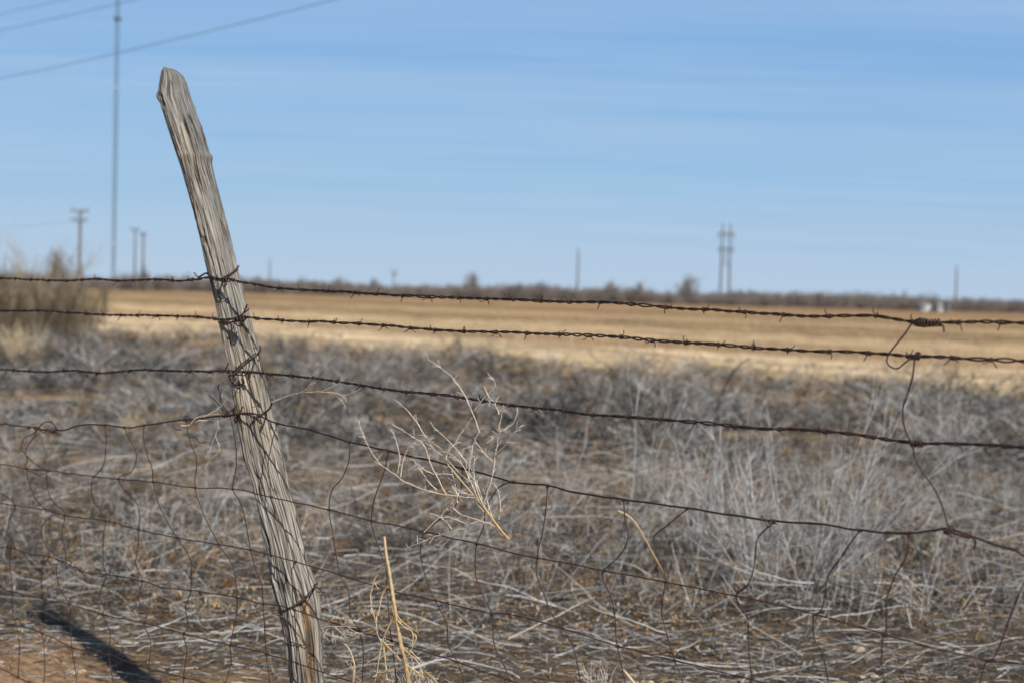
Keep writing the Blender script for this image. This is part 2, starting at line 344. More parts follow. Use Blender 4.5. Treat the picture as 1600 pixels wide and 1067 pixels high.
def gh(x, y):
    """height of the ground"""
    x = np.asarray(x, float); y = np.asarray(y, float)
    f = np.clip((y - 4) / 2, 0, 1) * np.clip(1 - (y - 60) / 120, 0, 1)
    h = 0.030 * np.sin(1.7 * x + 0.6 * y) * np.sin(1.1 * y - 0.4 * x + 1) + 0.018 * np.sin(4.1 * x + 1.3) * np.sin(3.3 * y + 0.7 * x) + 0.008 * np.sin(9.7 * x + 2.2 * y) * np.sin(8.3 * y - 3 * x)
    return h * f
gx = np.concatenate([-np.geomspace(1000, 16, 34), np.arange(-15.9, 16, 0.08), np.geomspace(16, 1000, 34)])
gy = np.concatenate([-np.geomspace(300, 3, 18), np.arange(-2.5, 4, 0.5), np.arange(4, 14, 0.08), np.geomspace(14.1, 1300, 130)])
GX, GY = np.meshgrid(gx, gy); V = np.stack([GX, GY, gh(GX, GY)], -1).reshape(-1, 3)
nx, ny = len(gx), len(gy); i = (np.arange(ny - 1) * nx)[:, None]; j = np.arange(nx - 1)[None]
F = np.stack([i + j, i + j + 1, i + nx + j + 1, i + nx + j], -1).reshape(-1, 4)
g = mk('ground', V, F, GROUND, loc=(0, 0, 0)); tag(g, kind='structure')

# ---------------------------------------------------------------- growth helpers
def unit(a): return a / (np.linalg.norm(a, axis=-1)[..., None] + 1e-9)
def grow(base, d, L, n=4, bend=0.25, droop=0.0, g=rng):
    N = len(base); P = np.empty((N, n, 3)); P[:, 0] = base; d = unit(d.copy()); st = (L / (n - 1))[:, None]
    for k in range(1, n):
        P[:, k] = P[:, k - 1] + d * st
        d = unit(d + g.normal(0, bend, (N, 3)) + np.array([0, 0, -droop]))
    return P
def along(P, idx, tt):
    n = P.shape[1]; x = tt * (n - 1); i = np.minimum(x.astype(int), n - 2); f = (x - i)[:, None]
    a, b = P[idx, i], P[idx, i + 1]
    return a * (1 - f) + b * f, unit(b - a)
def bush(nst, L, el, nb, ns, r, spread=0.05, bend=0.22, droop=0.05, tone=(0.25, 0.75), k=3, n0=5, n1=4, ns_len=0.3, fork=0.75, g=rng, gold=0.0, lean=(0, 0)):
    az = g.uniform(0, 2 * math.pi, nst); e = g.uniform(R_(el[0]), R_(el[1]), nst)
    d = np.stack([np.cos(az) * np.cos(e) + lean[0], np.sin(az) * np.cos(e) + lean[1], np.sin(e)], 1)
    b = np.stack([g.normal(0, spread, nst), g.normal(0, spread, nst), np.zeros(nst)], 1)
    Ls = L * g.uniform(0.55, 1.1, nst); P0 = grow(b, d, Ls, n0, bend, droop, g)
    out = []; tn = g.uniform(*tone, nst); tn = np.where(g.random(nst) < gold, g.uniform(0.84, 1, nst), tn)
    out.append(tubes(P0, r * np.linspace(1, 0.45, n0)[None] * g.uniform(0.7, 1.2, nst)[:, None], k, tn))
    if nb:
        idx = np.repeat(np.arange(nst), nb); tt = g.uniform(0.15, 0.97, len(idx)); bb, dd = along(P0, idx, tt)
        L1 = Ls[idx] * g.uniform(0.2, 0.55, len(idx)) * (1.1 - 0.6 * tt)
        P1 = grow(bb, unit(dd + g.normal(0, fork * 0.6, (len(idx), 3))), L1, n1, bend, droop * 0.5, g)
        t1 = np.clip(tn[idx] + g.normal(0, 0.08, len(idx)), 0, 1)
        out.append(tubes(P1, r * 0.6 * np.linspace(1, 0.5, n1)[None] * np.ones((len(idx), 1)), k, t1))
        if ns:
            id2 = np.repeat(np.arange(len(idx)), ns); tt = g.uniform(0.2, 1, len(id2)); bb, dd = along(P1, id2, tt)
            P2 = grow(bb, unit(dd + g.normal(0, fork * 0.7, (len(id2), 3))), L1[id2] * g.uniform(0.25, 0.7, len(id2)) , 3, bend, 0, g)
            out.append(tubes(P2, r * 0.42 * np.linspace(1, 0.6, 3)[None] * np.ones((len(id2), 1)), k, np.clip(t1[id2] + g.normal(0, 0.08, len(id2)), 0, 1)))
    return cat(out)
def scatter(templates, xs, ys, scl, zs=None, g=rng, dt=None, rot=None):
    """bake transformed copies of templates into one triangle soup"""
    outs = []; n = 0; VV = []; FF = []; TT = []
    for i in range(len(xs)):
        V, F, T = templates[g.integers(len(templates))]
        a = g.uniform(0, 2 * math.pi) if rot is None else rot[i]; c, s = math.cos(a), math.sin(a); k = scl[i]
        h = (zs[i] if zs is not None else 1.0) * k
        W = np.empty_like(V, dtype=np.float32); W[:, 0] = (V[:, 0] * c - V[:, 1] * s) * k + xs[i]; W[:, 1] = (V[:, 0] * s + V[:, 1] * c) * k + ys[i]
        z = np.maximum(V[:, 2] * h, V[:, 2] * 0.02 + 0.004)
        W[:, 2] = z + gh(xs[i], ys[i])
        VV.append(W); FF.append(F + n); TT.append(np.clip(T + (dt[i] if dt is not None else 0), 0, 1)); n += len(V)
    return np.concatenate(VV), np.concatenate(FF), np.concatenate(TT)

# ---------------------------------------------------------------- brush: mat of dead weeds (uncountable)
tn = [bush(8, 0.46, (4, 78), 6, 3, 0.0041, spread=0.09, bend=0.24, droop=0.05, tone=(0.18, 0.82), fork=0.95, n0=5, n1=4, gold=0.03) for _ in range(8)] + \
     [bush(8, 0.62, (2, 40), 5, 3, 0.0040, spread=0.10, bend=0.20, droop=0.06, tone=(0.25, 0.84), fork=0.8, gold=0.06) for _ in range(5)] + \
     [bush(12, 0.42, (5, 80), 7, 4, 0.0028, spread=0.10, bend=0.28, droop=0.03, tone=(0.0, 0.25), fork=1.0, gold=0.22) for _ in range(8)]
gN = np.random.default_rng(3)
def near_edge(x): return 5.95 + 0.22 * np.sin(1.3 * x + 1) + 0.12 * np.sin(3.7 * x) + 0.6 * np.clip((-x - 1.0) / 0.8, 0, 1)
xs = []; ys = []
while len(xs) < 760:
    y = 5.7 + 8.8 * gN.random() ** 0.95; x = gN.uniform(-0.46 * y - 0.6, 0.46 * y + 0.6)
    e = near_edge(x)
    if y < e or gN.random() > 0.25 + 0.75 * min(1, (y - e) / 1.4): continue
    if gN.random() < 0.55 * (math.sin(1.5 * x + 0.7 * y) * math.sin(1.2 * y - 0.5 * x + 2) > 0.35): continue
    xs.append(x); ys.append(y)
xs = np.array(xs); ys = np.array(ys)
patch = np.sin(0.9 * xs + 0.3) * np.sin(0.8 * ys - 1)
b = scatter(tn, xs, ys, gN.uniform(0.5, 1.1, len(xs)) * np.clip(0.38 + (ys - near_edge(xs)) / 1.8, 0.38, 1), gN.uniform(0.4, 0.95, len(xs)) * (1 + 0.3 * patch), gN, dt=gN.normal(0, 0.08, len(xs)) + 0.08 * patch)
# long loose stems thrown over the mat
N = 3600; y = 5.7 + 8.6 * gN.random(N) ** 1.1; x = gN.uniform(-1, 1, N) * (0.46 * y + 0.6); kp = y > near_edge(x) - 0.1; x, y = x[kp], y[kp]; N = len(x)
az = gN.normal(0.15, 0.75, N) + math.pi * (gN.random(N) < 0.5); P = grow(np.stack([x, y, gh(x, y) + gN.uniform(0.01, 0.26, N) * np.clip((y - near_edge(x)) / 1.0, 0.15, 1)], 1), np.stack([np.cos(az), np.sin(az), gN.uniform(-0.15, 0.45, N)], 1), gN.uniform(0.1, 0.75, N), 7, 0.11, 0.04, gN)
P[..., 2] = np.maximum(P[..., 2], gh(P[..., 0], P[..., 1]) + 0.003)
lt = tubes(P, gN.uniform(0.001, 0.0032, N)[:, None] * np.linspace(1, 0.5, 7)[None], 4, np.where(gN.random(N) < 0.07, gN.uniform(0.84, 1, N), gN.uniform(0.2, 0.83, N)))
b = cat([b, lt])
o = mk('dead_brush', b[0], b[1], BRUSH, None, {'tone': b[2]}, loc=(0, 9, 0))
tag(o, 'tangled mat of grey dead weed stems behind the fence', 'brush', kind='stuff')
# thin stems standing up out of the mat, thickest right of centre
N = 850; y = 6.9 + 5 * gN.random(N); x = np.where(gN.random(N) < 0.65, gN.normal(0.24, 0.13, N), gN.uniform(-0.44, 0.44, N)) * y
P = grow(np.stack([x, y, gh(x, y)], 1), np.stack([gN.normal(0.08, 0.30, N), gN.normal(0, 0.3, N), np.ones(N)], 1), gN.uniform(0.12, 0.42, N), 6, 0.09, 0.02, gN)
st_ = tubes(P, gN.uniform(0.0016, 0.0032, N)[:, None] * np.linspace(1, 0.45, 6)[None], 4, gN.uniform(0.4, 0.84, N))
idx = np.repeat(np.arange(N), 2); bb, dd = along(P, idx, gN.uniform(0.35, 0.95, len(idx))); P2 = grow(bb, unit(dd + gN.normal(0, 0.4, (len(idx), 3))), gN.uniform(0.05, 0.2, len(idx)), 4, 0.12, 0, gN)
o_ = cat([st_, tubes(P2, np.full((len(idx), 4), 0.0013) * np.linspace(1, .6, 4)[None], 3, gN.uniform(0.5, 0.84, len(idx)))])
o = mk('weed_stems', o_[0], o_[1], BRUSH, None, {'tone': o_[2]}, loc=(0, 9, 0))
tag(o, 'thin pale dead stems standing up out of the brush', 'weeds', kind='stuff')
# farther brush, coarser
tf = [bush(12, 0.75, (4, 58), 6, 2, 0.0066, spread=0.14, bend=0.2, droop=0.08, tone=(0.12, 0.78), n0=4, n1=3, gold=0.16, fork=0.9) for _ in range(10)]
xs = []; ys = []
while len(xs) < 2500:
    y = 13.5 + 36 * gN.random() ** 1.25; x = gN.uniform(-0.44 * y - 1, 0.44 * y + 1)
    dd = 0.683 * x + 0.73 * y
    if dd > 21.0 + 1.3 * math.sin(0.5 * x - 0.3 * y) + gN.normal(0, 1.8): continue
    if math.sin(0.8 * x + 0.35 * y) * math.sin(0.62 * y - 0.5 * x) > 0.3: continue
    xs.append(x); ys.append(y)
xs = np.array(xs); ys = np.array(ys); patch = np.sin(0.45 * xs + 1.3) * np.sin(0.5 * ys)
b = scatter(tf, xs, ys, gN.uniform(0.5, 1.3, len(xs)), gN.uniform(0.25, 0.85, len(xs)) * (1 + 0.3 * patch), gN, dt=gN.normal(-0.06, 0.17, len(xs)) - 0.10 * patch)
o = mk('distant_brush', b[0], b[1], BRUSH, None, {'tone': b[2]}, loc=(0, 25, 0))
tag(o, 'grey brown belt of dead brush reaching to the stubble field', 'brush', kind='stuff')
# scattered low thorny mounds, darker than the mat
N = 60; y = 6.9 + 6.5 * gN.random(N); x = gN.uniform(-1, 1, N) * (0.45 * y + 0.4)
td = [bush(34, 0.42, (8, 85), 7, 3, 0.0022, spread=0.16, bend=0.25, droop=0.02, tone=(0.0, 0.33), gold=0.3) for _ in range(4)]
b = scatter(td, x, y, gN.uniform(0.6, 1.15, N), gN.uniform(0.7, 1.0, N), gN)
o = mk('brush_mounds', b[0], b[1], BRUSH, None, {'tone': b[2]}, loc=(0, 9, 0))
tag(o, 'dark thorny tussocks rising out of the grey brush', 'brush', kind='stuff')
# litter on the soil
N = 42000; y = 5.0 + 7.5 * gN.random(N) ** 1.3; x = gN.uniform(-1, 1, N) * (0.46 * y + 0.6)
dens = np.clip((y - 5.1 - 0.2 * np.sin(1.7 * x + 2) - 0.15 * np.sin(4 * x) - 0.8 * np.clip((-x - 1.1) / 0.8, 0, 1)) / 0.6, 0.04, 1); kp = gN.random(N) < dens; x, y = x[kp], y[kp]; N = len(x)
az = gN.uniform(0, 2 * math.pi, N); L = gN.uniform(0.015, 0.10, N) ** 1.0; dd = np.stack([np.cos(az), np.sin(az), gN.uniform(-0.05, 0.25, N)], 1)
P = grow(np.stack([x, y, gh(x, y) + gN.uniform(0.002, 0.02, N)], 1), dd, L, 3, 0.1, 0.1, gN); P[..., 2] = np.maximum(P[..., 2], gh(P[..., 0], P[..., 1]) + 0.002)
b = tubes(P, np.repeat(gN.uniform(0.0008, 0.0026, N)[:, None], 3, 1), 3, np.where(gN.random(N) < 0.25, gN.uniform(0.8, 1, N), gN.uniform(0.15, 0.75, N)))
o = mk('twig_litter', b[0], b[1], BRUSH, None, {'tone': b[2]}, loc=(0, 7, 0))
tag(o, 'broken twigs and straw strewn over the sandy soil', 'litter', kind='stuff')
# curled golden leaves in the brush
N = 60000; y = 6.3 + 7 * gN.random(N); x = gN.uniform(-1, 1, N) * (0.46 * y + 0.6)
kp = (np.sin(2.3 * x + 0.5) * np.sin(1.9 * y + 1.2 * x) + gN.normal(0, 0.35, N)) > 0.15; x, y = x[kp], y[kp]; N = len(x)
az = gN.uniform(0, 2 * math.pi, N); P = grow(np.stack([x, y, gh(x, y) + gN.uniform(0.0, 0.13, N)], 1), np.stack([np.cos(az), np.sin(az), gN.uniform(-.8, .9, N)], 1), gN.uniform(0.01, 0.035, N), 3, 0.7, 0, gN)
b = tubes(P, np.tile([[0.001, 0.0045, 0.001]], (N, 1)), 2, gN.uniform(0.82, 1, N))
o = mk('dry_leaves', b[0], b[1], BRUSH, None, {'tone': b[2]}, loc=(0, 8, 0))
tag(o, 'curled golden brown leaves caught low in the brush', 'leaves', kind='stuff')
# stubble on the field
N = 60000; y = 22 + 90 * gN.random(N) ** 1.6; x = gN.uniform(-1, 1, N) * (0.44 * y + 2); dd = 0.683 * x + 0.73 * y
kp = dd > 20.5 + gN.normal(0, 0.6, N); x, y = x[kp], y[kp]; N = len(x)
rowp = np.sin(0.21 * 6.3 * dd[kp]) ; kk = gN.random(N) < 0.6 + 0.4 * rowp; x, y = x[kk], y[kk]; N = len(x)
P = grow(np.stack([x, y, np.zeros(N)], 1), np.stack([gN.normal(0, .5, N), gN.normal(0, .5, N), np.ones(N)], 1), gN.uniform(0.05, 0.2, N), 3, 0.2, 0, gN)
b = tubes(P, np.repeat(gN.uniform(0.004, 0.011, N)[:, None], 3, 1) * np.array([[1, .8, .3]]), 3, gN.uniform(0.3, 1.0, N))
o = mk('field_stubble', b[0], b[1], STRAW, None, {'tone': b[2]}, loc=(0, 40, 0))
tag(o, 'cut straw stubble across the pale field', 'stubble', kind='stuff')

# ---------------------------------------------------------------- far scrub line
gS = np.random.default_rng(21)
def twigball(w_, h_, n, r, g, tone=(0.2, 0.8), base=0.1, flat=0.9):
    """a bare shrubby crown: forked stems and fine twigs filling an uneven dome"""
    return bush(n, h_ * 0.95, (28, 88), 6, 4, r, spread=w_ * 0.16, bend=0.2, droop=0.0, tone=tone, n0=4, n1=3, fork=0.9, g=g)
ts = [twigball(2.6, 2.4, 14, 0.034, gS) for _ in range(6)]
N = 2600; y = 232 + 150 * gS.random(N) ** 1.6; x = gS.uniform(-0.42, 0.42, N) * y
s = gS.uniform(0.8, 1.25, N) * (1 + 0.16 * np.sin(x * 0.11 + 1) + 0.1 * np.sin(x * 0.37))
b = scatter(ts, x, y, s, gS.uniform(0.7, 1.0, N), gS, dt=gS.normal(0, 0.12, N))
o = mk('scrub_line', b[0], b[1], SCRUB, None, {'tone': b[2]}, loc=(0, 280, 0))
tag(o, 'low grey brown line of bare scrub along the horizon', 'scrub', kind='stuff')
BARK, t, p = mat('grey_bark'); t.links.new(ramp(t, noise(t, objco(t), 3, 4), [(0.3, (0.07, 0.055, 0.045)), (0.7, (0.19, 0.155, 0.13))]), p.inputs['Base Color']); p.inputs['Roughness'].default_value = 0.9
def bare_tree(px, ytop, dist, wpx, label, tone=(0.3, 0.8), dens=26, seed=0, group='bare trees along the horizon', spire=0.0):
    g = np.random.default_rng(seed + 100); b0 = at(px, hor(px), dist); b0.z = 0
    H = (hor(px) - ytop) / F_PX * dist + EYE; W = wpx / F_PX * dist
    t_ = empty('bare_tree', b0, label, 'tree', group)
    nl = 4; m = MB(); hb = H * 0.2; trunk = smooth_path([(0, 0, -0.1), (g.normal(0, .05), g.normal(0, .05), hb * 0.5), (g.normal(0, .12), g.normal(0, .08), hb)], 0.25)
    m.tube(trunk + np.array(b0), np.linspace(0.035 * H, 0.024 * H, len(trunk)), 8)
    tips = []
    for i in range(nl + 1):
        a = 2 * math.pi * i / (nl + 1) + g.uniform(-.4, .4); e = g.uniform(0.5, 1.2)
        p1 = trunk[-1] + np.array([math.cos(a) * W * 0.2, math.sin(a) * W * 0.2, H * 0.10]); p2 = p1 + np.array([math.cos(a) * W * 0.10 * e, math.sin(a) * W * 0.10 * e, H * 0.26])
        q = smooth_path([trunk[-1] - np.array([0, 0, .05]), p1, p2], 0.2); m.tube(q + np.array(b0), np.linspace(0.017 * H, 0.008 * H, len(q)), 6); tips += [p1, p2]
    m.build('trunk', BARK, t_)
    parts = []
    for i in range(3):
        V_, F_, T_ = bush(9 + dens // 3, 1.0, (8, 89), 8, 4, 0.0085 + 0.0035 / H, spread=0.03, bend=0.2, droop=0, tone=tone, n0=4, n1=3, fork=0.9, g=g)
        hz = (H - hb) * 1.12 * (1.0, 0.86, 0.7)[i]; wz = W * (0.62, 0.85, 1.0)[i]; a = g.uniform(0, 6.28)
        kz = hz / np.percentile(V_[:, 2], 93); kx = wz * 0.5 / np.percentile(np.hypot(V_[:, 0], V_[:, 1]), 93)
        V_ = V_ * np.array([kx, kx, kz]); q_ = V_[:, 2] / hz; V_[:, 2] = hz * np.where(q_ > 0.7, 0.7 + 0.34 * (1 - np.exp(-(q_ - 0.7) / 0.34)), q_)
        rr_ = np.hypot(V_[:, 0], V_[:, 1]) / (wz * 0.5) + 1e-6; k_ = np.where(rr_ > 0.75, (0.75 + 0.3 * (1 - np.exp(-(rr_ - 0.75) / 0.3))) / rr_, 1); V_[:, :2] *= k_[:, None]
        V_ = V_ + np.array([math.cos(a) * W * 0.12 * (i > 0), math.sin(a) * W * 0.12, hb * 0.8]); parts.append((V_, F_, T_))
    V_, F_, T_ = cat(parts); mk('crown', V_ + np.array(b0), F_, SCRUB, t_, {'tone': T_})
    return t_
trees = [(530, 431, 262, 26, 'small rounded bare tree on the horizon, first one right of the post'),
 (582, 434, 270, 24, 'low dome shaped bare shrub tree between the first round tree and the leaning snag'),
 (735, 424, 255, 44, 'spiky bare tree with thin tall twigs left of the middle of the horizon'),
 (846, 439, 262, 24, 'reddish bare tree just left of the lone middle utility pole'),
 (955, 438, 242, 40, 'round dark crowned bare tree right of the lone middle utility pole'),
 (1002, 439, 250, 38, 'thin see-through bare tree between the round tree and the tallest tree'),
 (1073, 428, 245, 56, 'tallest and widest bare tree, left of the twin pole power structure'),
 (1143, 452, 262, 34, 'low bare tree at the feet of the twin pole power structure'),
 (1173, 452, 270, 24, 'small round bare tree right of the twin pole power structure'),
 (1213, 456, 262, 30, 'wide low bare shrub tree, farthest right of the round crowns'),
 (1414, 459, 300, 12, 'narrow upright bare tree left of the two small white sheds'),
 (402, 431, 250, 26, 'dark low bare tree at the right edge of the leaning fence post'),
 (225, 414, 205, 26, 'dark bare tree at the feet of the pair of thin utility poles'),
 (88, 388, 120, 74, 'tall spiky bare tree in front of the pale tank at far left')]
for i, (px, yt, ds, wp, lb) in enumerate(trees):
    bare_tree(px, yt, ds, wp, lb, seed=i, tone=(0.15, 0.5) if i in (11, 12, 13) else (0.35, 0.85), dens=12 if i in (2, 5, 12, 13, 10) else 26)
# leaning snag
b0 = at(612, hor(612), 250); b0.z = 0; t_ = empty('dead_snag', b0, 'thin leaning dead snag standing above the scrub, right of the two small round trees', 'tree')
m = MB(); q = smooth_path([b0, b0 + Vector((0.2, 0, 2.4)), b0 + Vector((0.5, 0, 4.6))], 0.3); m.tube(q, np.linspace(0.13, 0.05, len(q)), 7); m.build('trunk', BARK, t_)
m = MB()
for dx, dz in ((0.9, 4.3), (-0.5, 4.9), (1.1, 5.0), (0.1, 5.2)):
    q = smooth_path([b0 + Vector((0.35, 0, 3.5)), b0 + Vector((dx * 0.8, 0.2, dz - 0.4)), b0 + Vector((dx, 0.3, dz))], 0.2); m.tube(q, np.linspace(0.07, 0.03, len(q)), 5)
m.build('limbs', BARK, t_)

# ---------------------------------------------------------------- tall shrubs at left
def tall_shrub(px, ybase, ytop, wpx, label, tone, nst, seed, kind='tall_shrub', r=0.0068):
    g = np.random.default_rng(seed); b0 = ground(px, ybase); ds = (b0 - CAM).dot(FW); H = (ybase - ytop) / F_PX * ds; W = wpx / F_PX * ds
    V_, F_, T_ = bush(nst, H, (62, 89), 11, 4, r, spread=W * 0.24, bend=0.12, droop=0.01, tone=tone, n0=5, n1=4, fork=0.5, g=g)
    o = mk(kind, V_ + np.array(b0), F_, SHRUB, None, {'tone': T_}, loc=b0)
    return tag(o, label, 'shrub', 'tall dry shrubs at the far left')
tall_shrub(12, 545, 434, 120, 'dark brown shrub cut by the left edge of the photo', (0.1, 0.5), 60, 1)
tall_shrub(55, 540, 392, 60, 'tallest wispy pale shrub among the shrubs at far left', (0.6, 1.0), 34, 2)
tall_shrub(75, 545, 440, 120, 'bushy brown shrub below the bare spiky tree at far left', (0.15, 0.6), 70, 3)
tall_shrub(122, 530, 446, 70, 'golden brown shrub on the right side of the far left shrub group', (0.3, 0.75), 50, 4)
tall_shrub(-70, 550, 425, 130, 'brown shrub just outside the left edge of the photo', (0.2, 0.6), 60, 5)
# pale tufts of grass
def tuft(px, ybase, ytop, wpx, label, seed, n=90):
    g = np.random.default_rng(seed); b0 = ground(px, ybase); ds = (b0 - CAM).dot(FW); H = (ybase - ytop) / F_PX * ds; W = wpx / F_PX * ds
    V_, F_, T_ = bush(n, H, (55, 88), 1, 0, 0.0035, spread=W * 0.14, bend=0.10, droop=0.06, tone=(0.55, 1.0), g=g)
    return tag(mk('grass_tuft', V_ + np.array(b0), F_, STRAW, None, {'tone': T_}, loc=b0), label, 'grass', 'pale grass tufts in the brush')
tuft(45, 585, 505, 60, 'pale straw grass tuft below the far left shrubs', 7, 130)
tuft(215, 700, 640, 50, 'short pale grass tuft below the third barbed wire left of the post', 8)
tuft(20, 560, 500, 60, 'pale grass tuft at the very left edge under the second barbed wire', 9)

# upright grey weeds that can be told apart
def weed(px, ybase, ytop, lean, label, seed, n=14, tone=(0.62, 0.83), r=0.0030, el=(50, 88), nb=5):
    g = np.random.default_rng(seed); b0 = ground(px, ybase); ds = (b0 - CAM).dot(FW); H = (ybase - ytop) / F_PX * ds
    V_, F_, T_ = bush(n, H * 1.1, el, nb, 2, r, spread=0.05, bend=0.09, droop=0.0, tone=tone, n0=6, n1=4, fork=0.45, g=g, lean=(lean, 0))
    return tag(mk('dead_weed', V_ + np.array(b0), F_, BRUSH, None, {'tone': T_}, loc=b0), label, 'weed', 'upright dead weeds behind the fence')
weed(985, 860, 600, 0.35, 'slender pale grey weed leaning right, left of the dark upright stick', 31, 7)
weed(1110, 900, 690, 0.05, 'bushy grey weed with many upright stems in the middle of the right half', 32, 22)
weed(1190, 930, 700, -0.1, 'grey weed with fanned stems, just left of the bent stay wire under the wire knot', 33, 22)
weed(1270, 940, 640, 0.2, 'tall thin grey weed stems left of the long hanging tie wire', 34, 16)
weed(1330, 900, 720, -0.25, 'grey weed leaning left between two stay wires right of centre', 35, 14)
weed(1050, 830, 640, 0.5, 'thin weed leaning far to the right above the woven wire', 36, 7)
weed(865, 850, 690, 0.1, 'small thin weed behind the net wire right of the caught sprig', 37, 6)
weed(320, 830, 690, 0.3, 'low grey weed seen through the net wire left of the post', 38, 8)
weed(1500, 760, 620, -0.2, 'faint grey weed near the right edge below the third barbed wire', 39, 9)
weed(1175, 700, 575, 0.25, 'blurred far weed right of the dark upright stick', 40, 8)
weed(1440, 700, 585, 0.3, 'blurred far weed mound behind the hanging tie wire', 41, 16, (0.2, 0.6), 0.003, (25, 80))
weed(1540, 720, 590, -0.2, 'dark blurred weed mound at the right edge', 42, 20, (0.15, 0.5), 0.003, (20, 80))
# dark stick
DSTICK = tone_mat('dark_stick', [(0, (0.04, 0.035, 0.032)), (1, (0.12, 0.10, 0.09))])
b0 = ground(1118, 690); dp = (b0 - CAM).dot(FW)
m = MB(); q = smooth_path([b0, at(1119, 660, dp), at(1124, 625, dp), at(1140, 590, dp), at(1153, 572, dp), at(1172, 560, dp - 0.1)], 0.04); m.tube(q, np.linspace(0.022, 0.006, len(q)), 7)
tag(m.build('stick', DSTICK, None, loc=b0), 'dark curved stick standing up out of the brush right of centre', 'stick')
def logs(pts, r, label, mat_=None, tone=0.7, name='fallen_branch'):
    tone = tone - 0.08
    P = [ground(x, y, h) for x, y, h in pts]; q = jitter(smooth_path(P, 0.02), 0.004, 6, int(pts[0][0])); m = MB()
    m.tube(q, 0.62 * r * np.linspace(1, 0.5, len(q)) * (1 + 0.15 * np.sin(np.arange(len(q)) * 0.9)), 7, t=tone)
    return tag(m.build(name, mat_ or BRUSH, None, tone=True), label, 'branch', 'larger fallen branches in the brush')
logs([(1095, 955, .10), (1165, 928, .12), (1240, 930, .10), (1300, 938, .06)], 0.0085, 'long pale grey fallen branch lying under the right-hand woven wire', tone=0.6)
logs([(305, 850, .06), (350, 835, .10), (420, 795, .16), (560, 770, .16)], 0.007, 'pale branch running behind the post at mid height', tone=0.62)
logs([(640, 1045, .05), (700, 1030, .06), (790, 1048, .05), (812, 1060, .04)], 0.008, 'smooth pale branch at the bottom edge right of the yellow stalk', tone=0.74)
logs([(60, 950, .05), (110, 930, .09), (200, 920, .10), (330, 925, .08)], 0.007, 'grey branch lying just above the post shadow', tone=0.6)
logs([(300, 790, .10), (335, 812, .06), (350, 835, .03)], 0.009, 'short pale broken branch left of the post', tone=0.76)
logs([(1385, 845, .10), (1425, 828, .13), (1485, 806, .15)], 0.008, 'straw coloured broken branch left of the coiled wire splice', tone=0.80)
logs([(495, 950, .03), (540, 935, .05), (600, 905, .07)], 0.010, 'whitish stub of branch just right of the foot of the post', tone=0.72)

# ---------------------------------------------------------------- poles, mast, lines, sheds
POLE, t, p = mat('pole_wood'); t.links.new(ramp(t, noise(t, mapping(t, objco(t), (6, 6, 0.6)), 1, 4), [(0.3, (0.07, 0.06, 0.055)), (0.7, (0.17, 0.15, 0.135))]), p.inputs['Base Color']); p.inputs['Roughness'].default_value = 0.85
CER, t, p = mat('insulator_ceramic'); p.inputs['Base Color'].default_value = (0.10, 0.075, 0.06, 1); p.inputs['Roughness'].default_value = 0.25
def ins(m, c, s=1.0):
    q = [(0, 0, 0), (0, 0, .05), (0, 0, .051), (0, 0, .12), (0, 0, .121), (0, 0, .2), (0, 0, .24)]
    m.tube([Vector(c) + Vector(v) * s for v in q], np.array([.02, .02, .07, .06, .05, .045, .01]) * s, 8)
def upole(px, ytop, dist, arms, label, rad=0.16, name='utility_pole', lean=0.0):
    b0 = at(px, hor(px), dist); b0.z = 0; H = (hor(px) - ytop) / F_PX * dist + EYE
    t_ = empty(name, b0, label, 'utility pole', 'utility poles on the plain'); m = MB(); q = [b0 + Vector((lean * s, 0, H * s - 0.2 * (s == 0))) for s in np.linspace(0, 1, 8)]
    m.tube(q, np.linspace(rad, rad * 0.62, 8), 12); m.build('pole', POLE, t_)
    for dz, half in arms:
        z = H - dz; a = MB(); a.box(b0 + Vector((0, -rad - 0.03, z)), half * 2, 0.10, 0.13, bev=0.01)
        for s in (-1, 1):
            a.tube([b0 + Vector((s * half * 0.55, -rad - 0.02, z - 0.03)), b0 + Vector((s * 0.05, -rad * 0.9, z - 0.65))], 0.022, 5)
        arm = a.build('crossarm', POLE, t_, smooth=False)
        for xx in (-0.92, -0.45, 0.45, 0.92):
            i_ = MB(); ins(i_, b0 + Vector((xx * half, -rad - 0.03, z + 0.065)), 1.2); i_.build('insulator', CER, arm)
    if not arms:
        i_ = MB(); ins(i_, b0 + Vector((lean, 0, H)), 1.4); i_.build('insulator', CER, t_)
    return t_, b0, H
upole(124, 329, 156, [(0.12, 1.0), (1.15, 0.85)], 'utility pole with two crossarms left of the tall mast', 0.2)
upole(210, 358, 211, [(0.15, 0.7)], 'left one of the pair of thin poles right of the mast', 0.18)
upole(223, 362, 222, [(0.6, 0.5)], 'right one of the pair of thin poles right of the mast', 0.2)
upole(902, 390, 219, [], 'lone armless pole in the middle of the horizon', 0.17)
upole(1493, 417, 266, [], 'lone armless pole at far right, beside the small white sheds', 0.2)
upole(421, 405, 376, [], 'faint distant pole just right of the leaning post', 0.2)
